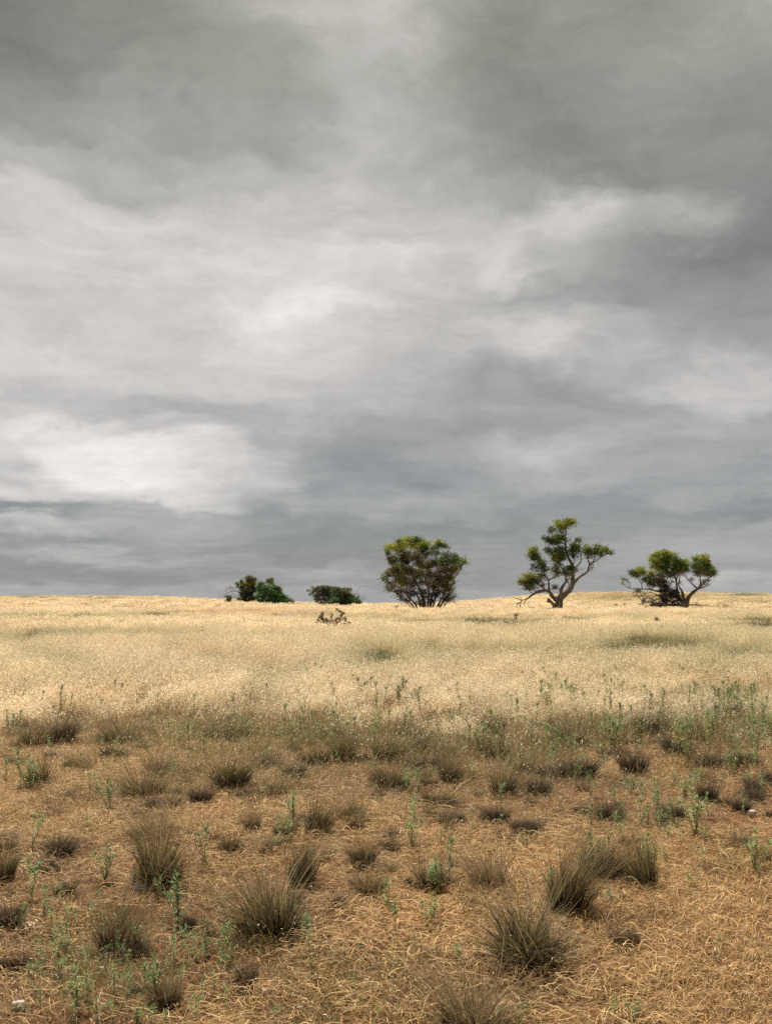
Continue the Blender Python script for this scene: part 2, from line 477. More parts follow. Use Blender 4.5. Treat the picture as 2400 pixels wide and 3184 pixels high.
near_oat = [oat_clump(100 + i, .40, 26, (.30, .68), .0035, .0105, .030, 19, 14, low=.22) for i in range(5)]
near_ol = [olive_clump(200 + i, .45, 150, (.2, .52), .0045, 40) for i in range(3)]
mid_oat = [oat_clump(300 + i, 1.0, 90, (.30, .54), .009, .024, .055, 7, 60, 3) for i in range(4)]
mid_ol = [olive_clump(400 + i, 1.2, 260, (.18, .46), .013, 30) for i in range(3)]
DK = [(.075, .075, .028), (.12, .105, .045), (.16, .115, .06), (.05, .05, .022), (.26, .19, .10)]
near_ol += [olive_clump(250 + i, .45, 150, (.22, .52), .006, 15, DK) for i in range(2)]
mid_ol += [olive_clump(450 + i, 1.2, 260, (.25, .58), .017, 20, DK) for i in range(2)]
far_oat = [oat_clump(500 + i, 2.6, 190, (.16, .33), .022, .055, .11, 5, 80, 3) for i in range(4)]
far_ol = [olive_clump(600 + i, 2.6, 260, (.12, .30), .03, 20) for i in range(3)]
far_ol += [olive_clump(650 + i, 2.6, 260, (.12, .32), .036, 10, DK) for i in range(2)]
make_field('wild_oat_grass', near_oat, near_ol, 9.5, 34, .31, 1.3, .5, 'pale golden wild oats with drooping seed heads edging the bare ground')
make_field('dry_field_grass', mid_oat, mid_ol, 33.5, 72, .85, 1.2, .42, 'cream and tan dry grass across the middle of the field')
make_field('far_field_grass', far_oat, far_ol, 71, 214, 2.1, 1.25, .25, 'straw coloured dry grass running up to the horizon around the trees')

# straw litter ------------------------------------------------------
def straw_patch(seed, size, n, cols, w=(.0011, .0026), l=(.02, .13), zmax=.042):
    rng = np.random.default_rng(seed); acc = Acc()
    S = 6
    p = rng.uniform(-size / 2, size / 2, (n, 2))
    a = rng.normal(0, .85, n) + rng.integers(0, 2, n) * math.pi
    ln = rng.uniform(*l, n); cur = rng.normal(0, .8, n)
    z0 = rng.random(n) ** 1.6 * zmax + .002; arch = rng.random(n) ** 3 * .035
    pts = np.zeros((n, S, 3)); pos = p.copy()
    for i in range(S):
        t = i / (S - 1)
        ang = a + cur * (t - .5)
        pts[:, i, :2] = pos
        pts[:, i, 2] = z0 + arch * math.sin(math.pi * t) + rng.normal(0, .0015, n)
        pos = pos + np.stack([np.cos(ang), np.sin(ang)], 1) * (ln / (S - 1))[:, None]
    side = np.stack([-np.sin(a), np.cos(a), rng.normal(0, .5, n)], 1)
    side /= np.linalg.norm(side, axis=1)[:, None]
    ribbons(acc, pts, np.repeat(rng.uniform(*w, n)[:, None], S, 1), side, mixcol(cols, n, rng, .2))
    return src('straw_source', acc.mesh('straw', [M_STRAW]))

straws = [straw_patch(700 + i, .8, 760, [(.62, .44, .22), (.48, .30, .13), (.86, .67, .40), (.22, .115, .045), (.12, .055, .022), (.36, .28, .10)]) for i in range(5)]
n = 10500
yy = np.sqrt(RNG.uniform(1.2 ** 2, 16.5 ** 2, n))
xx = RNG.uniform(-1, 1, n) * (yy * .56 + 4.2)
zz = terrain(xx, yy)
spx, spy = project(xx, yy, zz)
nz = vnoise(xx * 3.2, yy * 3.2, 9)
dens = .42 + 1.0 * nz - .35 * np.exp(-((spx - 200) / 380) ** 2 - ((spy - 2950) / 400) ** 2) + .25 * np.exp(-((spx - 2100) / 500) ** 2 - ((spy - 2950) / 350) ** 2)
k = RNG.random(n) < np.clip(dens, .1, 1)
xx, yy, zz, nz, spx, spy = xx[k], yy[k], zz[k], nz[k], spx[k], spy[k]
n = len(xx)
tint = (.97 + .12 * RNG.standard_normal((n, 1)) + .24 * nz[:, None]) * np.array([1.0, .89, .75])
scatter('straw_litter', straws, np.column_stack([xx, yy, zz]), RNG.normal(0, .5, n), RNG.uniform(.7, 1.15, (n, 1)) * np.ones((n, 3)),
        RNG.integers(0, 5, n), tint.clip(.5, 1.3), 'flattened dry straw strewn over the reddish bare soil', 'straw')

# low thin dry stems between the tussocks, thicker towards the oats
def thin_patch(seed, cols, n=70, h=(.04, .16), w=.003, heads=True):
    rng = np.random.default_rng(seed); acc = Acc()
    pts = blades(acc, n, rng, .22, h, .35, .5, w, cols, S=4)
    if heads:
        m = n // 2
        p0 = pts[:m, -1]
        d = np.stack([rng.normal(.2, .5, m), rng.normal(0, .5, m), rng.uniform(-1, .2, m)], 1)
        p3 = np.stack([p0, p0 + d * .008, p0 + d * .018], 1)
        b = rng.random(m) * 6.28
        ribbons(acc, p3, np.repeat(np.array([[.001, .005, .001]]), m, 0), np.stack([np.cos(b), np.sin(b), b * 0], 1), mixcol([(.75, .6, .4)], m, rng))
    return src('stems_source', acc.mesh('stems', [M_STRAW]))
thins = [thin_patch(800 + i, [(.44, .30, .16), (.36, .24, .12), (.28, .2, .1), (.5, .37, .22)]) for i in range(3)]
thins += [thin_patch(810 + i, [(.15, .17, .055), (.26, .25, .09), (.38, .29, .14)], 80, (.08, .28)) for i in range(2)]
n = 11500
yy = RNG.uniform(2.0, 15.0, n)
xx = RNG.uniform(-1, 1, n) * (yy * .56 + 4.2)
zz = terrain(xx, yy)
spx, spy = project(xx, yy, zz)
nz = vnoise(xx * 2.2, yy * 2.2, 19)
dens = .12 + .35 * nz + .26 * sstep(2480, 2290, spy) + .4 * np.exp(-((spx - 200) / 400) ** 2 - ((spy - 3000) / 250) ** 2) + .25 * np.exp(-((spx - 1100) / 300) ** 2 - ((spy - 3050) / 120) ** 2)
k = RNG.random(n) < np.clip(dens, .02, .95)
xx, yy, zz, nz, spx, spy = xx[k], yy[k], zz[k], nz[k], spx[k], spy[k]
n = len(xx)
tall = sstep(2560, 2260, spy)
sc = RNG.uniform(.5, 1.25, n) * (.75 + .85 * tall)
idx = np.where(RNG.random(n) < .12 + .2 * (nz > .3) + .15 * sstep(2450, 2300, spy), 3 + RNG.integers(0, 2, n), RNG.integers(0, 3, n))
scatter('short_dry_grass', thins, np.column_stack([xx, yy, zz]), RNG.uniform(0, 6.28, n), np.stack([sc, sc, sc], 1), idx,
        (1 + .12 * RNG.standard_normal((n, 1))).clip(.6, 1.3) * np.ones(3), 'thin short tan grass stems between the tussocks', 'grass')

# tiny green ground herbs
def herb_patch(seed):
    rng = np.random.default_rng(seed); acc = Acc()
    blades(acc, 60, rng, .2, (.02, .07), .8, .6, .005, [(.11, .15, .035), (.17, .18, .05), (.26, .22, .07)], S=3)
    return src('herb_source', acc.mesh('herbs', [M_STRAW]))
herbs = [herb_patch(830 + i) for i in range(3)]
n = 4200
yy = RNG.uniform(3.2, 9.5, n); xx = RNG.uniform(-1, 1, n) * (yy * .45 + .4); zz = terrain(xx, yy)
spx, spy = project(xx, yy, zz)
g1 = lambda cx, cy, rx, ry: np.exp(-((spx - cx) / rx) ** 2 - ((spy - cy) / ry) ** 2)
dens = .05 + .9 * g1(260, 3010, 200, 170) + .8 * g1(1130, 3030, 280, 110) + .4 * g1(560, 2980, 200, 120) + .3 * g1(80, 2850, 150, 100) + .3 * g1(2000, 2620, 200, 80)
k = RNG.random(n) < dens
scatter('ground_herbs', herbs, np.column_stack([xx, yy, zz])[k], RNG.uniform(0, 6.28, k.sum()), np.ones((k.sum(), 3)) * RNG.uniform(.6, 1.2, (k.sum(), 1)),
        RNG.integers(0, 3, k.sum()), np.ones((k.sum(), 3)), 'low green seedlings spread over the soil in the foreground', 'ground cover')

# ------------------------------------------------------------------ stones
def stone_mesh(seed, mat):
    rng = np.random.default_rng(seed)
    import bmesh
    bm = bmesh.new(); bmesh.ops.create_icosphere(bm, subdivisions=3, radius=1)
    ph = rng.uniform(0, 6.28, (8, 4))
    for v in bm.verts:
        c = v.co.copy(); s = 1
        for k in range(8):
            f = 1.2 + k * .6
            s += .11 / (1 + .3 * k) * math.sin(c.x * f * math.cos(ph[k, 0]) * 2 + c.y * f * math.sin(ph[k, 1]) * 2 + c.z * f + ph[k, 2])
        v.co = c * s
        v.co.x = math.copysign(abs(v.co.x) ** .85, v.co.x); v.co.z = max(v.co.z, -.4)
        if v.co.z > .62: v.co.z = .62 + (v.co.z - .62) * .35
    me = bpy.data.meshes.new('stone'); bm.to_mesh(me); bm.free(); me.materials.append(mat)
    return me
SG = stone_mat('grey_stone', (.22, .20, .175), (.42, .39, .35))
SP = stone_mat('pale_pink_stone', (.42, .33, .27), (.66, .56, .47))
SW = stone_mat('white_stone', (.42, .37, .30), (.66, .60, .50))
# px, py, width px, height px, mat, label
STONES = [(440, 2770, 52, 24, SG, 'smooth grey stone at the foot of the large dark olive tussock'),
          (455, 2777, 34, 10, stone_mat('red_stone', (.16, .09, .06), (.28, .17, .11)), 'flat reddish brown stone touching the smooth grey stone'),
          (58, 3140, 44, 26, SW, 'pale cream stone on bare soil in the bottom corner'),
          (2340, 2538, 28, 18, SP, 'pale pink blocky stone near the edge, behind the leaning olive tussock'),
          (1942, 2586, 26, 14, SP, 'pinkish flat stone beside the tall purplish brown tussock'),
          (2070, 2612, 26, 14, SW, 'whitish stone in front of the round low brown tussock'),
          (2234, 3034, 34, 14, SP, 'flat pinkish stone lying in the open straw'),
          (817, 3094, 26, 18, SP, 'pinkish tan stone in the straw near the bottom edge'),
          (395, 2340, 16, 12, SW, 'small white stone among brown tussocks near the oats'),
          (139, 2538, 20, 14, SW, 'whitish stone wedged between two dark little tussocks'),
          (1418, 2290, 20, 12, SW, 'pale stone just in front of the wild oats'),
          (1710, 2248, 22, 9, SP, 'flat pale stone at the bare gap in the oats'),
          (384, 2488, 20, 9, SP, 'pale pink stone in front of the wide tan tussock')]
for i, (px, py, w, h, m, lab) in enumerate(STONES):
    q = ground(px, py)
    s = q.y / F
    o = obj('stone', stone_mesh(40 + i, m), loc=(q.x, q.y, q.z + h * s * .35))
    o.scale = (w * s * .5, w * s * .38, h * s * .85); o.rotation_euler = (0, 0, random.uniform(-.4, .4))
    tag(o, lab, 'stone')
# dry curled pale fungus-like lump at the left edge
q = ground(85, 2892)
def lump_mesh():
    acc = Acc(); rng = np.random.default_rng(3)
    K = 46
    c = np.stack([rng.normal(0, .018, K), rng.normal(0, .012, K), rng.uniform(.004, .03, K)], 1)
    a = rng.random(K) * 6.28; t = np.linspace(0, 1, 4)
    pts = c[:, None] + np.stack([np.cos(a)[:, None] * t * .02, np.sin(a)[:, None] * t * .02, np.sin(t * 3)[None] * .01 + a[:, None] * 0], -1)
    ribbons(acc, pts, np.full((K, 4), .012), np.stack([-np.sin(a), np.cos(a), rng.normal(0, .4, K)], 1), mixcol([(.75, .6, .42), (.68, .5, .33)], K, rng, .1))
    return acc.mesh('tuft', [M_TUSS])
o = obj('dry_flower_head', lump_mesh(), loc=q); o.rotation_euler = (0, 0, .4)
tag(o, 'cream coloured dried flower head lying beside a dark tussock at the left edge', 'dried flower')
# gravel: tiny white grit
peb = []
for i in range(3):
    acc = Acc(); rng = np.random.default_rng(900 + i)
    u = np.array([(1, 0, 0), (0, 1, 0), (-1, 0, 0), (0, -1, 0), (0, 0, 1), (0, 0, -.5)], float) * rng.uniform(.7, 1.2, (6, 1))
    fcs = [(0, 1, 4, 4), (1, 2, 4, 4), (2, 3, 4, 4), (3, 0, 4, 4), (1, 0, 5, 5), (2, 1, 5, 5), (3, 2, 5, 5), (0, 3, 5, 5)]
    me = bpy.data.meshes.new('grit'); me.from_pydata([tuple(v) for v in u], [], [f[:3] for f in fcs]); me.materials.append(SW)
    peb.append(src('grit_source', me))
n = 420
yy = RNG.uniform(3.3, 9.5, n); xx = RNG.uniform(-1, 1, n) * (yy * .43 + .3); zz = terrain(xx, yy) + .034
s = RNG.uniform(.004, .0105, (n, 1)) * np.array([1, 1, .7])
scatter('gravel', peb, np.column_stack([xx, yy, zz]), RNG.uniform(0, 6.28, n), s, RNG.integers(0, 3, n), np.ones((n, 3)),
        'tiny white grit scattered through the straw', 'gravel')

MS = stone_mat('soil_crumb', (.09, .040, .018), (.24, .125, .065))
cl = []
for me in [p_.data for p_ in peb]:
    m2 = me.copy(); m2.materials.clear(); m2.materials.append(MS); cl.append(src('crumb_source', m2))
n = 9000
yy = np.sqrt(RNG.uniform(3.2 ** 2, 11 ** 2, n)); xx = RNG.uniform(-1, 1, n) * (yy * .43 + .3); zz = terrain(xx, yy) + .004
s = RNG.uniform(.003, .011, (n, 1)) * (1 + 1.5 * (RNG.random((n, 1)) < .04)) * np.array([1, 1, .7])
scatter('soil_crumbs', cl, np.column_stack([xx, yy, zz]), RNG.uniform(0, 6.28, n), s, RNG.integers(0, 3, n), np.ones((n, 3)),
        'reddish brown crumbs of soil between the straw', 'soil')

# ------------------------------------------------------------------ tussocks
def tussock_mesh(kind, seed):
    """unit tussock, several leaning tufts grown together: about 1 wide and 1 high -> (blades mesh, stalks mesh)"""
    rng = np.random.default_rng(seed); A, B = Acc(), Acc()
    k = int(rng.integers(4, 7))
    def put(dst, off, *a, **kw):
        t = Acc(); blades(t, *a, **kw); dst.add(t.v[0] + off, t.f[0], t.c[0])
    for i in range(k):
        an = i * 6.28 / k + rng.uniform(-.5, .5); rr = rng.uniform(.08, .25) if i else 0
        off = np.array([rr * math.cos(an), rr * math.sin(an), 0]); f = rng.uniform(.4, 1.05)
        ln = (math.cos(an) * rr * 1.8 + rng.normal(0, .22), math.sin(an) * rr * 1.8 + rng.normal(0, .22))
        if kind == 'G':  # basecol: dead thatch colour with the shade at the foot painted in
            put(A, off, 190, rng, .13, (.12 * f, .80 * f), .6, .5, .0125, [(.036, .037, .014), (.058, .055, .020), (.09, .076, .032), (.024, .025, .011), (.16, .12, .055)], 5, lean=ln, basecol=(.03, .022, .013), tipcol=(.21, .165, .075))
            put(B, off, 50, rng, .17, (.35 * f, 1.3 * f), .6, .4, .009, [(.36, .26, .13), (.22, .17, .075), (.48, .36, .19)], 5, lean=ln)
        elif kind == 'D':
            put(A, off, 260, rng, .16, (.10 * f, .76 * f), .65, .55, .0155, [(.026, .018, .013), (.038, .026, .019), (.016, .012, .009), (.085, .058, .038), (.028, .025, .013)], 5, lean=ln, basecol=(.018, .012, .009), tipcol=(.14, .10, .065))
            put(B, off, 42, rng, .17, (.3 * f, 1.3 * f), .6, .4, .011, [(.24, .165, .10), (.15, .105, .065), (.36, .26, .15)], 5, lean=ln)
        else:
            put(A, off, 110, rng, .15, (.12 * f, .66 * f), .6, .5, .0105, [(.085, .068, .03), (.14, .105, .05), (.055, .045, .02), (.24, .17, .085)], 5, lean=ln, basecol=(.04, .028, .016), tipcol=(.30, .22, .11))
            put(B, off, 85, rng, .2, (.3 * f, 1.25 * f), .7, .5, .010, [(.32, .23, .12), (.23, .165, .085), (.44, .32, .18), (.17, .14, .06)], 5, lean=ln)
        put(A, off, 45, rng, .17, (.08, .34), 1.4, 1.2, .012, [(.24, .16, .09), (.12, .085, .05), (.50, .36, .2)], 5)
    put(A, 0, 200, rng, .32, (.08, .34), .5, .5, .026, [(.018, .013, .009), (.034, .024, .015)], 3)  # dark thatch core, shade inside the tussock put into its colour
    return A.mesh('tussock', [M_TUSS]), B.mesh('stalks', [M_TUSS])
TM = {k: [tussock_mesh(k, 1000 + 17 * j + ord(k)) for j in range(4)] for k in 'GDT'}
# (px, base py, width px, height px, kind)
TUSS = [(110, 2325, 80, 85, 'T'), (182, 2318, 90, 80, 'D'), (118, 2452, 75, 120, 'G'), (29, 2370, 34, 36, 'D'), (166, 2367, 38, 30, 'D'),
        (230, 2400, 50, 52, 'G'), (277, 2408, 46, 52, 'G'), (345, 2360, 70, 60, 'D'), (365, 2322, 115, 100, 'T'), (441, 2336, 34, 24, 'D'),
        (456, 2284, 46, 34, 'D'), (450, 2486, 125, 110, 'T'), (508, 2412, 80, 72, 'T'), (624, 2500, 66, 56, 'D'), (538, 2515, 66, 66, 'G'),
        (571, 2446, 44, 40, 'D'), (716, 2450, 110, 110, 'G'), (600, 2418, 36, 40, 'G'), (750, 2486, 52, 36, 'D'), (590, 2354, 54, 44, 'D'),
        (672, 2308, 60, 44, 'D'), (722, 2290, 100, 56, 'G'), (168, 2548, 56, 40, 'D'), (110, 2550, 34, 28, 'D'), (30, 2610, 36, 26, 'D'),
        (182, 2662, 96, 80, 'D'), (140, 2708, 90, 44, 'D'), (470, 2620, 150, 130, 'T'), (492, 2756, 165, 230, 'G'), (594, 2612, 46, 42, 'D'),
        (720, 2654, 90, 110, 'G'), (785, 2580, 62, 90, 'T'), (12, 2748, 90, 160, 'G'), (30, 2885, 90, 100, 'D'), (365, 2965, 145, 210, 'T'),
        (40, 3012, 125, 85, 'D'), (585, 2892, 44, 64, 'D'), (523, 3125, 110, 150, 'T'), (768, 3070, 80, 110, 'D'), (848, 2898, 240, 250, 'G'),
        (939, 2760, 95, 190, 'G'), (829, 2400, 66, 60, 'D'), (915, 2418, 66, 50, 'D'), (978, 2390, 78, 90, 'G'), (916, 2346, 34, 36, 'D'),
        (1070, 2378, 64, 110, 'G'), (1118, 2374, 60, 40, 'D'), (1203, 2365, 86, 90, 'G'), (1262, 2302, 44, 36, 'D'), (1218, 2456, 90, 90, 'G'),
        (1170, 2446, 36, 58, 'T'), (1322, 2394, 110, 66, 'D'), (1400, 2432, 66, 100, 'T'), (852, 2486, 68, 62, 'G'), (985, 2586, 104, 160, 'G'),
        (1105, 2558, 78, 100, 'G'), (880, 2600, 76, 76, 'G'), (1176, 2490, 38, 34, 'D'), (1357, 2504, 130, 66, 'G'), (1547, 2558, 92, 92, 'D'),
        (1562, 2476, 72, 94, 'G'), (1128, 2696, 92, 120, 'G'), (1330, 2774, 170, 160, 'G'), (1155, 2785, 100, 120, 'T'), (1050, 2815, 56, 40, 'D'),
        (1462, 2830, 56, 46, 'D'), (1530, 2770, 140, 150, 'T'), (1650, 2985, 270, 240, 'G'), (1758, 2842, 150, 280, 'G'), (1480, 3215, 270, 240, 'T'),
        (1500, 2985, 46, 34, 'D'), (1955, 2960, 105, 130, 'D'), (2008, 2768, 110, 210, 'G'), (1868, 2742, 120, 160, 'D'), (2208, 2734, 60, 56, 'D'),
        (2272, 2712, 66, 56, 'T'), (1979, 2868, 32, 30, 'D'), (2394, 2690, 60, 80, 'G'), (1677, 2470, 66, 56, 'D'), (1722, 2420, 110, 66, 'D'),
        (1806, 2418, 84, 70, 'D'), (1629, 2408, 60, 56, 'G'), (1969, 2408, 76, 90, 'D'), (1888, 2560, 100, 130, 'D'), (2089, 2543, 70, 48, 'D'),
        (2200, 2498, 46, 74, 'D'), (2339, 2490, 56, 46, 'D'), (2298, 2644, 90, 76, 'G'), (2262, 2376, 44, 26, 'D'), (2200, 2390, 66, 46, 'D'),
        (2322, 2384, 66, 60, 'D'), (2387, 2548, 36, 46, 'D'), (2099, 2346, 66, 60, 'D'), (1912, 2362, 40, 34, 'D'), (1676, 2284, 62, 66, 'G'),
        (1738, 2280, 56, 50, 'D'), (1778, 2322, 90, 76, 'G'), (1520, 2290, 60, 60, 'D'), (1310, 2310, 70, 64, 'G'), (1480, 2340, 50, 40, 'T'),
        (1541, 2360, 66, 66, 'G'), (2020, 2290, 70, 70, 'D'), (2180, 2300, 60, 50, 'G'), (2330, 2280, 60, 44, 'D'), (2040, 2256, 60, 50, 'D'),
        (70, 2270, 66, 50, 'G'), (1040, 2300, 60, 50, 'T'), (880, 2300, 60, 44, 'T'), (2250, 2240, 70, 60, 'D'), (1380, 2360, 60, 50, 'T')]
# hand-written labels of the landmarks, by index of position
LM = {(492, 2756): ('tallest dark olive tussock, with the grey stone at its foot', 'the tussock with the grey stone'),
      (848, 2898): ('very broad olive tussock with tan stalks, nearest the middle of the foreground', 'the very broad olive tussock'),
      (1650, 2985): ('widest bushy green tussock, arching straw around its base', 'the widest bushy tussock'),
      (1758, 2842): ('tall upright olive tussock directly behind the widest bushy tussock', 'the tall upright olive tussock'),
      (1480, 3215): ('big brown tussock with tan stalks cut off by the bottom edge', 'the tussock at the bottom edge'),
      (2008, 2768): ('long olive tussock leaning, its dark foot on bare red soil', 'the long leaning tussock'),
      (1955, 2960): ('purplish brown upright tussock standing alone in open straw', 'the lone purplish tussock'),
      (1888, 2560): ('tall purplish brown tussock with green weeds at its foot', 'the tall purplish tussock'),
      (985, 2586): ('fan shaped olive tussock with long stalks, in the middle of the bare ground', 'the fan shaped tussock'),
      (1105, 2558): ('compact dark tussock beside the fan shaped tussock', 'the compact dark tussock'),
      (1128, 2696): ('brushlike olive tussock with tan tips in front of the compact dark tussock', 'the brushlike olive tussock'),
      (720, 2654): ('dark based green tussock alone between the stone tussock and the fan shaped tussock', 'the dark based green tussock'),
      (365, 2965): ('brown stalked tussock with bright green weeds growing through it', 'the weedy brown tussock'),
      (1547, 2558): ('dark spiky tussock with a pale weed stem in front of it', 'the dark spiky tussock'),
      (2298, 2644): ('small olive tussock leaning away from the right side of the photo', 'the small leaning olive tussock'),
      (2089, 2543): ('round low brown tussock like a cushion on the straw', 'the brown cushion tussock'),
      (182, 2662): ('low black-brown tussock on the left, wider than tall', 'the low blackish tussock'),
      (450, 2486): ('wide tan and olive tussock in the left third of the bare ground', 'the wide tan tussock'),
      (716, 2450): ('spreading olive tussock with a flattened tan skirt', 'the spreading olive tussock'),
      (1357, 2504): ('low wide mat of dark green tussock in the middle distance', 'the low green mat tussock'),
      (118, 2452): ('tussock thick with green weeds near the left edge', 'the left weedy tussock'),
      (523, 3125): ('pale bleached straw tussock with sparse long stalks', 'the bleached straw tussock'),
      (768, 3070): ('small purplish brown tussock with a black foot near the bottom', 'the small black footed tussock'),
      (1330, 2774): ('shaggy olive tussock mixed with silvery green weeds', 'the shaggy mixed tussock'),
      (939, 2760): ('upright dark green tussock behind the very broad olive tussock', 'the upright dark tussock'),
      (1722, 2420): ('long dark tussock bank near the wild oats', 'the long dark bank'),
      (1203, 2365): ('bright green spiky tussock close to the wild oats', 'the green spiky tussock'),
      (1969, 2408): ('thin brown twiggy tussock close to the green weed thicket', 'the twiggy brown tussock'),
      (12, 2748): ('olive tussock cut off by the left edge', 'the tussock on the left edge'),
      (40, 3012): ('low spreading dead tussock in the lower left corner', 'the dead corner tussock'),
      (2322, 2384): ('blackish tussock behind pale green weeds at far right', 'the blackish right tussock'),
      (365, 2322): ('tan hazy tussock at the edge of the oats on the left', 'the hazy tan tussock')}
COLW = {'G': 'olive green', 'D': 'dark brown', 'T': 'tan wispy'}
def sizew(w, h):
    if w * h < 1600: return 'tiny'
    if w * h < 3600: return 'small'
    if w > 1.5 * h: return 'low wide'
    if h > 1.4 * w: return 'tall narrow'
    return 'medium'
used = {}
def rel_label(head, px, py, kinds, minrank=0):
    """label by the landmark it stands beside; goes on to the next landmark until the words are new"""
    c = sorted(LM.items(), key=lambda kv: math.hypot(kv[0][0] - px, (kv[0][1] - py) * 1.6))
    for (lx, ly), (_, short) in c[:6]:
        dx, dy = px - lx, (py - ly) * 1.6
        far = math.hypot(dx, dy) > 170
        if abs(dy) >= abs(dx): rel = ('behind' if dy < 0 else 'in front of')
        else: rel = ('left of' if dx < 0 else 'right of')
        rel = ('some way ' if far else 'close ') + rel
        l = f'{head} {rel} {short}'
        if l not in used: used[l] = 1; return l
    return None
for v in LM.values(): used[v[0]] = 1
protos = {}
def place_tussock(i, px, py, w, h, kind, grow=.32):
    q = ground(px, py)
    s = q.y / F
    j = (i * 7 + 3) % 4
    if (kind, j) not in protos:
        t = obj('grass_tussock', TM[kind][j][0]); c = obj('seed_stalks', TM[kind][j][1], t)
        protos[(kind, j)] = (t, c)
    else:
        t0, c0 = protos[(kind, j)]
        t = t0.copy(); COL.objects.link(t)
        c = c0.copy(); COL.objects.link(c); c.parent = t
    t.location = q
    up = 1 + grow * float(sstep(2620, 2450, py))
    t.scale = (w * s * 1.02 * up, w * s * 1.02 * up, h * s * 1.32 * up * (1.1 if h < 60 else 1))
    t.rotation_euler = (random.uniform(-.14, .14), random.uniform(-.14, .14), random.uniform(0, 6.28))
    if (px, py) == (2008, 2768): t.rotation_euler = (0, -.28, 0)
    if (px, py) == (2298, 2644): t.rotation_euler = (0, -.35, 0)
    lab = LM[(px, py)][0] if (px, py) in LM else rel_label(f'{sizew(w, h)} {COLW[kind]} tussock', px, py, kind)
    tag(t, lab or f'{sizew(w, h)} {COLW[kind]} tussock among others by the oats', 'grass tussock', 'grass tussocks on the bare ground')
    global last_tussock; last_tussock = t
for i, r in enumerate(TUSS): place_tussock(i, *r)

XZ = [(20, 800, 2380, 2720, 26, 'small scruffy brown tuft on the straw among the larger tussocks, left third'),
      (800, 1600, 2400, 2760, 24, 'small scruffy brown tuft on the straw among the larger tussocks, middle third'),
      (1600, 2390, 2420, 2860, 26, 'small scruffy brown tuft on the straw among the larger tussocks, right third'),
      (30, 1000, 2780, 3120, 12, 'small scruffy dark tuft in the weedy lower left foreground'),
      (0, 520, 2262, 2330, 12, 'brown hazy tussock at the foot of the oats on the left edge side'),
      (520, 1100, 2262, 2345, 13, 'olive brown tussock in the band just below the oats, left of the middle'),
      (1100, 1640, 2285, 2345, 9, 'olive brown tussock in the band just below the oats, under the round tree'),
      (1640, 2400, 2265, 2350, 20, 'olive brown tussock among green weeds just below the oats, on the right')]
xi = 500
for x0, x1, y0, y1, cnt, lab in XZ:
    for _ in range(cnt):
        px, py = random.uniform(x0, x1), random.uniform(y0, y1)
        if any(abs(px - a[0]) < 26 and abs(py - a[1]) < 16 for a in TUSS): continue
        w = random.uniform(30, 62)
        xi += 1
        if y0 >= 2350: w *= 1.18
        place_tussock(xi, px, py, w, w * random.uniform(.6, 1.0), random.choice('GTTD' if y0 < 2350 else 'DDGG'), .05)
        last_tussock['label'] = lab; last_tussock['group'] = lab.replace('tussock', 'tussocks')

# ------------------------------------------------------------------ weeds
def weed_mesh(seed, style):
    """unit height upright weed: stem(s) ringed with narrow pointed leaves, tighter at the tip"""
    rng = np.random.default_rng(seed); a = Acc()
    nst = {'single': 1, 'branch': 3, 'bush': 6}[style]
    for k in range(nst):
        h = 1.0 if k == 0 else rng.uniform(.5, .9)
        az = rng.random() * 6.28; sp_ = 0.06 if k == 0 else rng.uniform(.15, .35)
        t = np.linspace(0, 1, 7)
        wob = rng.normal(0, .012, (7, 2)); wob[0] = 0
        st = np.stack([np.cos(az) * sp_ * t ** 1.3 + wob[:, 0], np.sin(az) * sp_ * t ** 1.3 + wob[:, 1], h * t], 1)
        for s_ in ((1, 0, 0), (0, 1, 0)):
            ribbons(a, st[None], np.linspace(.02, .009, 7)[None], np.array([s_], float), np.array([[.34, .36, .19]]))
        m = int(70 * h)
        tt = 1 - rng.random(m) ** 1.5 * .93
        b = np.stack([np.interp(tt, t, st[:, i]) for i in range(3)], 1)
        an = np.arange(m) * 2.4 + rng.normal(0, .3, m)
        up = rng.uniform(.15, .75, m) + .5 * (tt > .9)
        l = (.10 + .08 * tt ** 2) * rng.uniform(.6, 1.35, m)
        d = np.stack([np.cos(an), np.sin(an), up], 1); d /= np.linalg.norm(d, axis=1)[:, None]
        mid = b + d * (l * .45)[:, None] + np.array([0, 0, .01]); tip = b + d * l[:, None] - np.array([0, 0, .02])
        side = np.stack([-np.sin(an), np.cos(an), rng.normal(0, .25, m)], 1)
        top = np.clip((tt - .55) / .45, 0, 1)[:, None]
        c = mixcol([(.34, .36, .13), (.42, .38, .15), (.20, .24, .08)], m, rng) * (1 - top) + mixcol([(.15, .26, .085), (.25, .36, .12), (.10, .18, .06)], m, rng) * top
        ribbons(a, np.stack([b, mid, tip], 1), np.repeat(np.array([[.010, .024, .003]]), m, 0), side, c)
    return a.mesh('weed', [M_WEED])
WM = {'single': [weed_mesh(1500 + i, 'single') for i in range(4)], 'branch': [weed_mesh(1520 + i, 'branch') for i in range(4)],
      'bush': [weed_mesh(1540 + i, 'bush') for i in range(3)]}
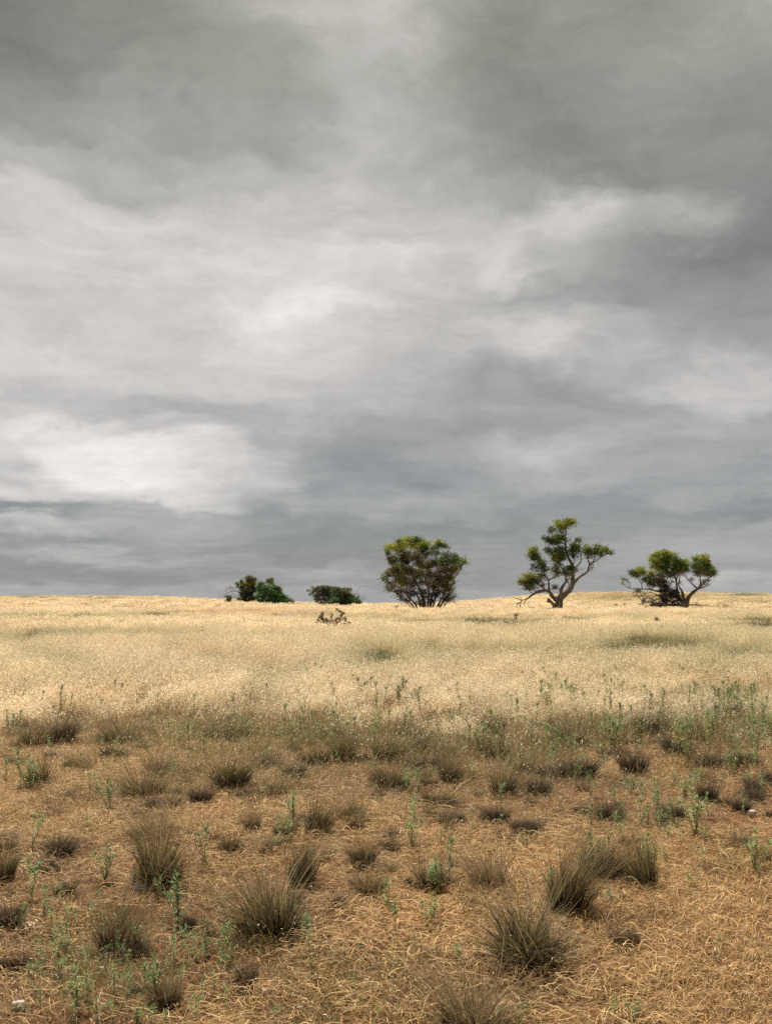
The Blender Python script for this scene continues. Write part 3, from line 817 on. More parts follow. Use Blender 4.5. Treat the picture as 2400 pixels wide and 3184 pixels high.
WEEDS = [(555, 2880, 135), (325, 2945, 85), (372, 2950, 95), (430, 2965, 75), (460, 2955, 65), (165, 2960, 55), (245, 3150, 115), (275, 3110, 60),
         (230, 3184, 60), (355, 3080, 65), (282, 3030, 45), (190, 3035, 45), (95, 3040, 40), (140, 3010, 65), (110, 2990, 55), (480, 3110, 115),
         (305, 3170, 55), (460, 3186, 50), (425, 3190, 50), (520, 3190, 40), (710, 2990, 95), (705, 2860, 65), (690, 3020, 60), (640, 2970, 60),
         (610, 2990, 75), (575, 2990, 65), (540, 2995, 60), (585, 3035, 70), (137, 2830, 65), (100, 2800, 110), (190, 2810, 65), (328, 2745, 105),
         (415, 2760, 60), (100, 2640, 90), (128, 2585, 45), (340, 2525, 90), (280, 2460, 50), (300, 2465, 50), (66, 2465, 110), (92, 2462, 100),
         (120, 2464, 90), (640, 2710, 115), (640, 2610, 45), (275, 2580, 45), (545, 2425, 50), (760, 2440, 60), (20, 2440, 70), (912, 2560, 85),
         (860, 2645, 95), (905, 2625, 75), (1070, 2455, 35), (1290, 2560, 75), (1275, 2470, 65), (1300, 2470, 65), (1285, 2640, 95), (1465, 2600, 70),
         (1370, 2625, 40), (1555, 2580, 115), (1400, 2705, 75), (1350, 2785, 95), (1392, 2765, 135), (1370, 2795, 105), (1215, 2850, 100),
         (1232, 2872, 60), (880, 2885, 80), (915, 2892, 75), (970, 3030, 145), (950, 2925, 45), (1115, 2965, 32), (1330, 2890, 95), (1358, 2990, 45),
         (1418, 2998, 50), (1180, 3184, 55), (860, 3186, 50), (1560, 3190, 50), (1720, 2785, 75), (1897, 2822, 50), (1840, 2595, 80), (1870, 2590, 60),
         (1915, 2585, 55), (1850, 2705, 95), (1830, 2742, 85), (1890, 2722, 95), (2020, 2722, 95), (2000, 2700, 65), (2050, 2582, 65), (2045, 2525, 65),
         (1960, 2480, 60), (1985, 2475, 45), (1985, 2580, 80), (2070, 2565, 55), (2160, 2600, 125), (2160, 2480, 70), (2130, 2492, 65), (2200, 2545, 65),
         (2100, 2445, 45), (2240, 2465, 55), (2350, 2725, 120), (2075, 2612, 50), (1640, 2650, 42), (1625, 2645, 40), (2235, 2972, 48), (2140, 2780, 50),
         (2165, 2775, 42), (1910, 3175, 65), (1970, 3190, 75), (1620, 3190, 55), (2290, 2398, 75), (2350, 2395, 95), (2280, 2415, 65), (1650, 2405, 65),
         (1790, 2432, 65), (1815, 2412, 65), (1870, 2365, 55), (1870, 2440, 75), (2390, 2300, 70), (2330, 2335, 90), (2352, 2310, 70), (2300, 2335, 70),
         (1930, 2305, 60), (560, 2310, 50), (600, 2300, 45), (760, 2300, 55), (1000, 2300, 50), (1180, 2290, 60), (1280, 2300, 75), (1400, 2280, 60),
         (1330, 2290, 60), (1440, 2350, 55), (1540, 2345, 60), (130, 2310, 55), (30, 2300, 80), (60, 2290, 70), (230, 2290, 55), (1100, 2330, 45),
         (1470, 2440, 55), (1700, 2340, 60), (1740, 2330, 60), (2060, 2330, 60), (2130, 2310, 65), (2200, 2320, 60), (1880, 2310, 65), (1640, 2300, 60)]
wproto = {}
sharedlab = {}
def place_weed(i, px, py, h, label, group, style=None):
    q = ground(px, py)
    if q is None: return
    s = q.y / F
    style = style or ('single', 'branch', 'branch', 'bush')[(i * 5 + int(px)) % 4]
    v = WM[style]; j = (i * 3 + 1) % len(v)
    if (style, j) not in wproto:
        o = obj('leafy_weed', v[j]); wproto[(style, j)] = o
    else:
        o = wproto[(style, j)].copy(); COL.objects.link(o)
    hh = h * s * 1.1
    o.location = q; o.scale = (hh, hh, hh) if h > 55 else (hh * 1.2, hh * 1.2, hh)
    o.rotation_euler = (random.uniform(-.1, .1), random.uniform(-.1, .1), random.uniform(0, 6.28))
    tag(o, label, 'weed', group)
for i, (px, py, h) in enumerate(WEEDS):
    head = ('tall' if h >= 95 else 'medium' if h >= 62 else 'short') + ' green leafy weed'
    place_weed(i, px, py, h, rel_label(head, px, py, None) or f'{head} at the edge of the wild oats', 'green weeds on the bare ground')
NZ = [(60, 730, 2800, 3184, 66, (35, 75), 'slender green weed in the sparse green patch of the lower left foreground'),
      (1780, 2390, 2420, 2760, 36, (35, 75), 'slender green weed scattered on the straw around the brown cushion tussock'),
      (1550, 2390, 2270, 2420, 26, (45, 85), 'green weed in the thicket of weeds and dark tussocks below the oats'),
      (20, 1500, 2270, 2420, 30, (35, 65), 'thin green weed among the small tussocks just in front of the oats')]
for x0, x1, y0, y1, cnt, hr, lab in NZ:
    for q_ in range(cnt):
        place_weed(q_ * 3 + cnt, random.uniform(x0, x1), random.uniform(y0, y1), random.uniform(*hr), lab, lab.replace('weed', 'weeds', 1)[:80], random.choice(['single', 'branch', 'single']))
# weeds standing in the front of the oats, zone by zone
ZONES = [(1560, 2400, 2140, 2255, 8, (45, 85), 'dark green weed stem in the thick green band of oats below the right hand trees'),
         (900, 1540, 2160, 2262, 6, (40, 75), 'green weed stem in the front of the oats below the round tree'),
         (20, 880, 2165, 2245, 4, (35, 65), 'green weed stem in the orange-brown front edge of the oats on the left'),
         (980, 1130, 2100, 2150, 9, (45, 70), 'dark green weed in the cluster poking out of pale oats below the dead shrub'),
         (1500, 2380, 2075, 2125, 4, (35, 60), 'green weed tip poking out of the cream oats behind the green band')]
wi = 0
for x0, x1, y0, y1, cnt, hr, lab in ZONES:
    for _ in range(cnt):
        px = random.uniform(x0, x1); py = random.uniform(y0, y1)
        place_weed(wi, px, py, random.uniform(*hr) * 1.0, lab, lab.replace('stem ', 'stems ').replace('weed', 'weeds', 1)[:80], random.choice(['single', 'branch'])); wi += 1

wsrc = []
for st in ('single', 'branch'):
    for me in WM[st][:3]:
        m2 = me.copy(); m2.materials.clear(); m2.materials.append(M_FIELD); wsrc.append(src('weed_source', m2))
n = 9000
py_ = RNG.uniform(2000, 2440, n); px_ = RNG.uniform(-60, 2460, n)
g2 = lambda cx, cy, rx, ry: np.exp(-((px_ - cx) / rx) ** 2 - ((py_ - cy) / ry) ** 2)
dens = .75 * g2(1780, 2190, 230, 50) + .85 * g2(2200, 2180, 280, 65) + .45 * g2(1150, 2210, 360, 40) + .12 * g2(250, 2225, 260, 30) + .16 * g2(1500, 2040, 160, 20) + .12 * g2(2000, 2010, 300, 30) + .10 * g2(1950, 2110, 400, 30) + .05 * g2(900, 2120, 500, 50) + .30 * g2(2150, 2330, 420, 60) + .16 * g2(1300, 2320, 500, 50) + .10 * g2(400, 2320, 500, 50)
k = RNG.random(n) < dens * .30 * .8 * (1 + .9 * np.sin(px_ * .021 + 1) * np.sin(px_ * .0087 + py_ * .03))
pw = [ground(a, b) for a, b in zip(px_[k], py_[k])]
pos = np.array([(q.x, q.y, q.z) for q in pw]); n = len(pos)
hs = RNG.uniform(.15, .40, n)
scatter('green_weeds', wsrc, pos, RNG.uniform(0, 6.28, n), np.stack([hs, hs, hs], 1), RNG.integers(0, 6, n), (.85 + .25 * RNG.standard_normal((n, 1))).clip(.35, 1.3) * np.array([1., .88, .8]),
        'green leafy weeds mixed thickly into the wild oats', 'weeds')

# ------------------------------------------------------------------ trees
LC = {'Y': [(.34, .38, .035), (.23, .31, .035), (.44, .40, .05), (.12, .18, .028)],  # new-growth yellow tops and dead brown undersides also carry painted sun and shade
      'YY': [(.34, .30, .04), (.25, .26, .035), (.18, .2, .03)],
      'G': [(.07, .135, .034), (.11, .17, .04), (.045, .085, .026), (.19, .23, .05)],
      'V': [(.07, .17, .05), (.10, .22, .07), (.045, .12, .04), (.14, .24, .07)],
      'S': [(.13, .155, .085), (.18, .19, .12), (.09, .11, .06), (.20, .19, .13)],
      'B': [(.12, .11, .045), (.16, .125, .065), (.08, .09, .03), (.19, .15, .08), (.12, .15, .035)],
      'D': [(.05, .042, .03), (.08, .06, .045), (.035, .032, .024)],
      'R': [(.17, .09, .045), (.12, .07, .035)]}

class Tree:
    def __init__(s, zx, zy, k, Y, seed, base):
        s.zx, s.zy, s.k, s.Y = zx, zy, k, Y
        s.rng = np.random.default_rng(seed)
        s.o = P(zx + base[0] / k, zy + base[1] / k, Y)
        s.o.z = float(terrain(s.o.x, s.o.y)) - .02
        s.skel = []                                        # (u, v, world)
        s.m = k * F / Y                                    # zoom px per metre
    def pt(s, u, v, d):
        w = P(s.zx + u / s.k, s.zy + v / s.k, s.Y)
        return np.array([w.x - s.o.x, d, w.z - s.o.z])
    def tube(s, acc, pts, rad, sides=6):
        pts = np.asarray(pts, float); rad = np.asarray(rad, float)
        # resample with a smooth curve and knots
        n = len(pts)
        T = np.linspace(0, n - 1, (n - 1) * 3 + 1)
        out = []
        for t in T:
            i = min(int(t), n - 2); f = t - i
            p0, p1, p2, p3 = pts[max(i - 1, 0)], pts[i], pts[i + 1], pts[min(i + 2, n - 1)]
            out.append(.5 * ((2 * p1) + (-p0 + p2) * f + (2 * p0 - 5 * p1 + 4 * p2 - p3) * f * f + (-p0 + 3 * p1 - 3 * p2 + p3) * f ** 3))
        pts = np.array(out); rad = np.interp(T, range(n), rad)
        rad = rad * (1 + .13 * s.rng.standard_normal(len(rad)))
        tan = np.gradient(pts, axis=0); tan /= np.linalg.norm(tan, axis=1)[:, None] + 1e-9
        ref = np.array([.2, 1, .1]); a = np.cross(tan, ref); a /= np.linalg.norm(a, axis=1)[:, None] + 1e-9
        b = np.cross(tan, a)
        an = np.linspace(0, 2 * math.pi, sides, endpoint=False)
        v = pts[:, None] + rad[:, None, None] * (np.cos(an)[None, :, None] * a[:, None] + np.sin(an)[None, :, None] * b[:, None])
        S = len(pts); idx = np.arange(S * sides).reshape(S, sides)
        f = np.stack([idx[:-1], np.roll(idx[:-1], -1, 1), np.roll(idx[1:], -1, 1), idx[1:]], -1).reshape(-1, 4)
        acc.add(v, f, (.3, .3, .3))
        return pts, rad
    def limb(s, acc, path, r0, r1, d0=0., d1=0., sides=7, ground_=False):
        n = len(path)
        ds = d0 + (d1 - d0) * np.linspace(0, 1, n) + np.concatenate([[0], s.rng.normal(0, .05, n - 1)])
        pts = [s.pt(u, v, d) for (u, v), d in zip(path, ds)]
        if ground_:
            x, y, z = pts[0]; pts[0] = np.array([x, y, min(z, float(terrain(s.o.x + x, s.o.y + y)) - s.o.z - .1)])
        rad = np.linspace(0, 1, n); rad = .72 * r0 * (1 - rad) ** 1.6 + r1 * rad * .9 + .004
        P3, R3 = s.tube(acc, pts, rad, sides)
        s.skel += [(p, r) for p, r in zip(P3, R3)]
        return P3
    def side_twigs(s, acc, P3, cnt, L, r, up=.4):
        for _ in range(cnt):
            i = s.rng.integers(len(P3) // 3, len(P3))
            p = P3[i]; d = s.rng.normal(0, 1, 3); d[2] += up; d /= np.linalg.norm(d)
            l = L * s.rng.uniform(.4, 1.2); d2 = d + s.rng.normal(0, .4, 3)
            s.tube(acc, [p, p + d * l * .5, p + d * l * .5 + d2 * l * .4], [r, r * .6, r * .2], 3)
    def foliage(s, leaves, twigs, blobs, dens=1., leaf=(.13, .05), twig_r=.018, clump=.30):
        S = np.array([p for p, _ in s.skel]); 
        lv = []
        for b in blobs:
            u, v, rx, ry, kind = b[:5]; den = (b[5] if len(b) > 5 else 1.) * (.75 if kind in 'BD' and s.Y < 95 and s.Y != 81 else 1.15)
            c0 = s.pt(u, v, 0)
            j = np.argmin(np.hypot(S[:, 0] - c0[0], S[:, 2] - c0[2]))
            dep = b[6] if len(b) > 6 else S[j, 1] + s.rng.normal(0, .25)
            RX, RZ = rx / s.m, ry / s.m; RY = (RX + RZ) * .6
            c = np.array([c0[0], dep, c0[2]])
            ncl = max(3, int(12 * RX * RZ / (clump ** 2) * den))
            ncl = min(ncl, 60)
            th = s.rng.normal(0, 1, (ncl, 3)); th /= np.linalg.norm(th, axis=1)[:, None]
            rr = s.rng.random(ncl) ** .45
            cc = c + th * rr[:, None] * np.array([RX, RY, RZ]) * .95
            for q in cc:
                cr = clump * s.rng.uniform(.3, 1.05) * min(1, .6 + max(RX, RZ))
                nl = int(78 * dens * (cr / .3) ** 2 * (.13 / leaf[0]) ** 1.2 * s.rng.uniform(.6, 1.2))
                if nl < 4: nl = 4
                o = s.rng.normal(0, .5, (nl, 3)) * cr * np.array([1.1, 1.1, .75]) * np.where(s.rng.random((nl, 1)) < .22, 1.6, 1)
                pos = q + o
                base = np.array(LC[kind])[s.rng.integers(0, len(LC[kind]))]
                col = base * .6 + mixcol(LC[kind], nl, s.rng, .2) * .4
                lv.append((pos, col))
                # twig from nearest skeleton point a bit lower
                if twigs is not None and s.rng.random() < .8:
                    dd = np.linalg.norm(S - q, axis=1) + 1.2 * np.maximum(S[:, 2] - q[2], 0)
                    p0 = S[np.argmin(dd)]
                    L_ = np.linalg.norm(q - p0)
                    if L_ > .08:
                        mid = (p0 + q) / 2 + s.rng.normal(0, .08 * L_, 3) - np.array([0, 0, .06 * L_])
                        s.tube(twigs, [p0, mid, q], [twig_r * min(1.4, .5 + L_), twig_r * .75, twig_r * .35], 4)
        pos = np.concatenate([a for a, _ in lv]); col = np.concatenate([b for _, b in lv]); n = len(pos)
        d = s.rng.normal(0, 1, (n, 3)); d[:, 2] = d[:, 2] * .7 - .15; d /= np.linalg.norm(d, axis=1)[:, None]
        sd = np.cross(d, s.rng.normal(0, 1, (n, 3))); sd /= np.linalg.norm(sd, axis=1)[:, None] + 1e-9
        l = leaf[0] * s.rng.uniform(.6, 1.3, n)
        pts = np.stack([pos - d * (l * .5)[:, None], pos + sd * 0 + np.array([0, 0, .008]), pos + d * (l * .5)[:, None]], 1)
        ribbons(leaves, pts, np.repeat(np.array([[.25, 1, .15]]) * leaf[1], n, 0), sd, col)
    def finish(s, name, label, cat, parts, group=None):
        e = obj(name, None, loc=s.o); e.empty_display_size = .5
        tag(e, label, cat, group)
        for nm, acc, mat, sm in parts:
            if acc.n: obj(nm, acc.mesh(nm, [mat], sm), e)
        return e

# --- round multi-stemmed mallee
t = Tree(1100, 1600, 4.1675, 81, 21, (920, 1240)); tr, lv, tw = Acc(), Acc(), Acc()
G1 = [([(790, 1240), (770, 1190), (700, 1120), (620, 1080), (520, 1000), (440, 960)], .11, .02, -.8),
      ([(830, 1240), (800, 1170), (730, 1100), (640, 1000), (540, 920), (430, 860), (360, 830)], .12, .02, -1.8),
      ([(850, 1235), (860, 1150), (820, 1050), (740, 950), (650, 860), (560, 760), (480, 640), (430, 540)], .14, .03, .8),
      ([(890, 1235), (900, 1100), (860, 980), (790, 860), (740, 740), (680, 600), (620, 480), (560, 380)], .15, .03, -1.2),
      ([(940, 1235), (960, 1100), (960, 950), (900, 800), (860, 650), (820, 500), (790, 380)], .15, .03, -2.2),
      ([(975, 1235), (1010, 1080), (1040, 950), (1020, 800), (960, 650), (930, 520), (900, 400)], .16, .03, 1.6),
      ([(1000, 1235), (1050, 1100), (1100, 960), (1090, 800), (1060, 620), (1080, 480), (1130, 380), (1190, 410)], .15, .03, .3),
      ([(1040, 1230), (1110, 1130), (1180, 1000), (1210, 880), (1200, 740), (1180, 620), (1200, 520)], .12, .03, -1.5),
      ([(1070, 1220), (1160, 1120), (1250, 980), (1300, 840), (1380, 730), (1410, 660), (1440, 620)], .12, .02, .8),
      ([(1120, 1215), (1180, 1160), (1240, 1110), (1320, 1050)], .08, .015, -.8),
      ([(1060, 1200), (1150, 1150), (1270, 1100)], .07, .015, .9),
      ([(900, 1200), (840, 1080), (760, 1000), (640, 930), (560, 860)], .09, .02, -2.4),
      ([(940, 1180), (900, 1050), (840, 980), (740, 940), (700, 900)], .09, .03, -2.6),
      ([(900, 1230), (880, 1090), (940, 950), (1000, 840), (1100, 700)], .1, .02, -2.6),
      ([(800, 1225), (700, 1150), (560, 1060)], .06, .01, .5)]
for path, r0, r1, d in G1:
    p3 = t.limb(tr, path, r0, r1, d * .15, d, ground_=True); t.side_twigs(tr, p3, 44, 1.0, .022, .8)
B1 = [(1020, 430, 50, 40, 'G', .8), (1050, 510, 60, 50, 'B', .5), (960, 500, 60, 50, 'B', .6), (1120, 640, 70, 50, 'G', .8), (900, 520, 60, 50, 'B', .8), (560, 480, 60, 50, 'B', .7), (480, 440, 80, 40, 'Y'), (440, 490, 50, 45, 'G'), (590, 350, 55, 30, 'G'), (690, 345, 70, 35, 'Y'), (800, 340, 80, 38, 'G'), (900, 355, 80, 40, 'Y'),
      (980, 345, 45, 35, 'Y'), (1090, 350, 60, 30, 'Y'), (1110, 390, 60, 40, 'G'), (1190, 410, 45, 35, 'G'), (640, 410, 80, 50, 'Y'), (750, 420, 90, 50, 'Y'),
      (880, 430, 80, 50, 'G'), (960, 420, 40, 50, 'G'), (1170, 545, 60, 45, 'G'), (1240, 540, 40, 30, 'B'), (1300, 520, 25, 25, 'G', .5), (1310, 580, 60, 50, 'G'),
      (1390, 610, 70, 40, 'G'), (1440, 600, 40, 25, 'Y'), (1350, 660, 50, 30, 'G'), (1230, 620, 80, 45, 'G'), (1130, 600, 60, 40, 'G'),
      (500, 580, 70, 60, 'B'), (570, 600, 60, 60, 'G'), (600, 660, 80, 60, 'Y', .8), (500, 740, 70, 60, 'B'), (440, 780, 50, 45, 'B'), (385, 840, 45, 35, 'G', .6),
      (560, 760, 90, 60, 'B'), (680, 520, 90, 70, 'B'), (660, 600, 80, 70, 'D'), (780, 560, 90, 80, 'B'), (850, 620, 80, 70, 'B'), (960, 660, 80, 60, 'B'),
      (920, 640, 40, 30, 'Y', .6), (1040, 620, 80, 50, 'B'), (1150, 700, 90, 70, 'B'), (1270, 720, 70, 60, 'B'), (1300, 680, 40, 40, 'Y', .6), (700, 740, 90, 70, 'B'),
      (820, 770, 90, 70, 'B'), (850, 700, 40, 35, 'Y', .6), (960, 780, 90, 70, 'B'), (1090, 800, 90, 70, 'B'), (1220, 820, 80, 60, 'B'), (1280, 820, 30, 30, 'Y', .5),
      (560, 850, 80, 60, 'B'), (660, 860, 90, 60, 'B'), (620, 900, 80, 40, 'G', .6), (480, 950, 60, 50, 'B', .7), (450, 890, 60, 40, 'B', .7), (780, 880, 80, 60, 'B', .7), (900, 890, 90, 60, 'B', .7),
      (1040, 900, 90, 60, 'B', .8), (1160, 900, 90, 60, 'B'), (1220, 960, 60, 50, 'B'), (1240, 1030, 60, 40, 'G', .6), (1130, 990, 80, 40, 'B', .6), (640, 980, 80, 40, 'B', .35),
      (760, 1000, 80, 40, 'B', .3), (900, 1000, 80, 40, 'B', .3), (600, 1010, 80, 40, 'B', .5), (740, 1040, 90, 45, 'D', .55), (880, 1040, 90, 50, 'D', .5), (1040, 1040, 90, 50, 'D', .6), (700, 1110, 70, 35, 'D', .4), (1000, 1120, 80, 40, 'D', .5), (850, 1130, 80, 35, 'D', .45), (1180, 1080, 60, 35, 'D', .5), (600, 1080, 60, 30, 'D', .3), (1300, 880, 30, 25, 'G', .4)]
t.foliage(lv, tr, B1, 1.05)
t.finish('mallee_tree', 'broad round mallee tree with many fanned stems and a yellow green top', 'tree',
         [('trunk', tr, M_DARKBARK, True), ('branches', tw, M_DARKBARK, True), ('crown', lv, M_LEAF, False)], 'mallee trees on the plain')

# --- tall open mallee
t = Tree(1550, 1580, 4.1675, 78, 22, (770, 1300)); tr, lv, tw, dd = Acc(), Acc(), Acc(), Acc()
L2 = [([(775, 1305), (790, 1210), (840, 1130), (910, 1070), (955, 1000), (965, 900), (960, 800), (950, 720), (910, 640), (875, 540), (870, 440), (862, 370), (885, 310), (855, 250)], .42, .05, 0, .3),
      ([(750, 1305), (755, 1220), (790, 1120), (800, 1040), (850, 960), (850, 900), (830, 820), (810, 740)], .38, .05, -.15, -.9),
      ([(965, 990), (1040, 900), (1140, 830), (1165, 740), (1240, 690), (1310, 640), (1380, 590)], .17, .03, .1, -.6),
      ([(1168, 725), (1148, 670), (1158, 610), (1190, 560)], .08, .03, -.3, -.1), ([(1200, 705), (1240, 640), (1260, 590)], .05, .02, -.4, .1),
      ([(990, 765), (1060, 715), (1085, 650), (1080, 560), (1062, 440)], .10, .03, .2, .9), ([(960, 740), (975, 680), (960, 600), (950, 520)], .07, .02, .2, -.4),
      ([(740, 1180), (690, 1150), (650, 1090), (590, 1068), (540, 1078), (460, 1088)], .26, .13, -.2, -.5),
      ([(600, 1070), (560, 1030), (500, 1000), (440, 960), (370, 930)], .12, .03, -.4, -1.1),
      ([(640, 1085), (645, 1000), (640, 930), (610, 880), (570, 800), (530, 700), (490, 620)], .13, .03, -.4, .6),
      ([(640, 930), (700, 905), (760, 860), (745, 780)], .07, .02, 0, .3), ([(900, 1065), (905, 1000), (870, 950), (845, 900)], .08, .02, 0, -.9),
      ([(820, 820), (760, 720), (700, 640), (640, 570)], .08, .02, -.8, -.4), ([(870, 470), (800, 430), (720, 410), (610, 395)], .08, .02, .3, .1),
      ([(860, 960), (900, 915), (950, 910)], .07, .05, -.5, .1), ([(820, 1120), (880, 1070), (940, 1040)], .09, .04, -.2, -.5),
      ([(780, 1120), (770, 1060), (690, 1040), (680, 1060)], .05, .015, -.3, -.6), ([(880, 430), (905, 430), (950, 400)], .04, .01, .3, .5),
      ([(1150, 830), (1200, 790), (1240, 765)], .05, .01, -.1, .3), ([(960, 860), (1030, 820), (1120, 785)], .05, .01, .1, .7)]
for path, r0, r1, d0, d1 in L2:
    p3 = t.limb(tr, path, r0, r1, d0, d1, 8, ground_=path[0][1] > 1290)
    t.side_twigs(tr, p3, 16, .55, .016)
t.limb(tr, [(730, 1290), (690, 1240), (645, 1195), (632, 1172)], .24, .15, -.3, -.4, 8)
t.limb(tr, [(650, 1200), (625, 1215), (612, 1200)], .1, .07, -.4, -.5, 6)
t.limb(tr, [(770, 1285), (690, 1300), (600, 1306), (520, 1308)], .2, .04, -.3, -.8, 6)
t.limb(tr, [(780, 1290), (820, 1305)], .2, .06, -.2, -.4, 6)
for path, r0, r1 in [([(480, 1085), (400, 1140), (340, 1180), (280, 1200), (255, 1280), (235, 1330)], .14, .02), ([(285, 1195), (220, 1172), (165, 1150)], .055, .012),
                     ([(262, 1222), (200, 1236)], .045, .012), ([(345, 1180), (300, 1245)], .05, .015), ([(430, 1115), (400, 1090), (370, 1062)], .06, .015),
                     ([(300, 1195), (270, 1165), (265, 1150)], .035, .01), ([(250, 1215), (215, 1265), (240, 1300)], .03, .01), ([(380, 1155), (350, 1170), (330, 1150)], .03, .01)]:
    p3 = t.limb(dd, path, r0, r1, -.5, -.9, 6); t.side_twigs(dd, p3, 4, .3, .014, .1)
B2 = [(850, 220, 120, 55, 'Y'), (920, 165, 75, 42, 'Y'), (960, 200, 38, 50, 'B', .7), (730, 265, 50, 35, 'G'), (800, 180, 50, 30, 'Y'), (690, 300, 40, 22, 'B', .4), (850, 300, 60, 25, 'B', .4),
      (595, 385, 55, 38, 'G'), (660, 410, 55, 45, 'G'), (720, 440, 75, 45, 'G'), (790, 395, 75, 50, 'G'), (760, 370, 50, 30, 'Y'),
      (465, 530, 60, 38, 'Y'), (430, 585, 50, 50, 'Y'), (470, 630, 60, 50, 'G'), (530, 610, 60, 50, 'G'), (560, 700, 60, 50, 'G'), (570, 750, 50, 35, 'G', .8), (640, 545, 55, 40, 'G'),
      (700, 600, 80, 60, 'G'), (760, 545, 70, 50, 'G'), (760, 650, 90, 50, 'G'), (830, 600, 60, 60, 'G'), (700, 665, 50, 30, 'Y', .6), (815, 520, 50, 40, 'B', .7),
      (950, 500, 65, 50, 'G'), (930, 560, 60, 35, 'G'), (1010, 550, 50, 50, 'B'), (1060, 420, 50, 35, 'B', .5), (1050, 410, 40, 25, 'G', .5), (980, 620, 70, 30, 'G', .6),
      (1150, 520, 50, 40, 'Y'), (1180, 570, 70, 48, 'G'), (1250, 560, 65, 50, 'G'), (1300, 510, 50, 35, 'Y'), (1360, 540, 60, 45, 'Y'), (1395, 580, 45, 32, 'G'), (1310, 580, 60, 35, 'G'),
      (500, 790, 60, 50, 'B', .8), (600, 790, 80, 50, 'B', .8), (560, 860, 80, 45, 'B', .7), (730, 730, 80, 45, 'B', .9), (770, 810, 80, 55, 'B', .9), (680, 790, 60, 50, 'B', .6),
      (880, 780, 70, 40, 'G', .8), (960, 785, 60, 28, 'G'), (860, 850, 80, 40, 'B', .6), (450, 740, 35, 40, 'D', .5), (930, 840, 50, 30, 'B', .5),
      (330, 870, 50, 32, 'Y'), (410, 880, 55, 40, 'Y'), (290, 950, 60, 45, 'Y'), (370, 960, 80, 55, 'G'), (440, 930, 60, 45, 'G'), (480, 960, 60, 50, 'B', .8), (330, 1020, 60, 35, 'B', .8),
      (400, 1040, 70, 35, 'B', .7), (550, 920, 60, 50, 'B', .6), (1205, 750, 45, 25, 'B', .35), (700, 1010, 30, 18, 'D', .4), (1150, 630, 60, 30, 'B', .25), (560, 980, 60, 30, 'B', .3), (740, 880, 60, 40, 'B', .3)]
t.foliage(lv, tr, B2, 1.15)
t.finish('mallee_tree', 'tall open mallee tree with a twisted forked trunk and separate tufts of foliage', 'tree',
         [('trunk', tr, M_BARK, True), ('dead_branch', dd, M_DARKBARK, True), ('branches', tw, M_BARK, True), ('crown', lv, M_LEAF, False)], 'mallee trees on the plain')

# --- low spreading mallee at right
t = Tree(1880, 1660, 4.1675, 90, 23, (1040, 930)); tr, lv, tw, dd = Acc(), Acc(), Acc(), Acc()
L3 = [([(1040, 935), (1060, 860), (1110, 780), (1190, 710), (1220, 640), (1210, 560), (1230, 480)], .36, .04, 0, -.5),
      ([(1190, 712), (1280, 690), (1340, 670), (1385, 650)], .12, .015, -.2, .5), ([(1215, 695), (1320, 600), (1400, 540), (1455, 505)], .12, .03, -.2, .6),
      ([(1180, 705), (1130, 640), (1080, 570), (1040, 500)], .10, .03, -.2, .9), ([(1040, 900), (1030, 840), (1010, 740), (980, 660), (1000, 580), (1010, 480)], .22, .04, 0, 1.),
      ([(1020, 905), (950, 810), (935, 720), (930, 620), (900, 520), (850, 430), (790, 350)], .26, .04, 0, .3), ([(932, 600), (940, 500), (900, 400)], .09, .03, .2, -.6),
      ([(1010, 890), (900, 800), (800, 740), (720, 680), (660, 620), (600, 560)], .22, .03, 0, -.8), ([(850, 560), (760, 470), (680, 400)], .08, .02, .2, -.2),
      ([(780, 742), (640, 740), (560, 720), (460, 715), (380, 710), (300, 705), (240, 680)], .12, .03, -.4, -.8), ([(300, 702), (285, 640), (250, 605)], .035, .012, -.8, -.8),
      ([(235, 680), (200, 640)], .02, .01, -.8, -.7), ([(460, 715), (450, 640), (400, 570), (390, 510)], .07, .02, -.6, -.3), ([(600, 730), (540, 700), (500, 640), (470, 590)], .08, .02, -.6, -1.),
      ([(570, 730), (620, 650), (580, 580)], .05, .02, -.6, -.2)]
for path, r0, r1, d0, d1 in L3:
    p3 = t.limb(tr, path, r0, r1, d0, d1, 8, ground_=path[0][1] > 930); t.side_twigs(tr, p3, 10, .6, .016)
for path, r0, r1, d in [([(800, 820), (640, 850), (560, 880), (470, 860), (430, 880)], .1, .02, -.6), ([(780, 790), (680, 790), (560, 760), (470, 800), (430, 835)], .09, .02, -.2),
                     ([(620, 860), (530, 830), (480, 850), (440, 860)], .06, .015, -.8), ([(500, 865), (445, 900), (425, 940)], .05, .02, -.8), ([(1010, 925), (850, 925), (650, 925), (450, 930)], .16, .06, -.6),
                     ([(1050, 915), (1150, 922), (1210, 928)], .1, .03, -.4), ([(900, 870), (760, 880), (620, 905), (540, 900)], .12, .04, -1.), ([(720, 780), (620, 800), (520, 870), (480, 930)], .07, .02, -.9),
                     ([(860, 800), (740, 840), (640, 900)], .09, .03, -.7), ([(560, 880), (500, 900), (470, 940)], .06, .02, -.5), ([(700, 900), (720, 850), (780, 800)], .06, .02, -.8)]:
    p3 = t.limb(dd, path, r0, r1, d, d * 1.3, 6); t.side_twigs(dd, p3, 26, .5, .022, .5)
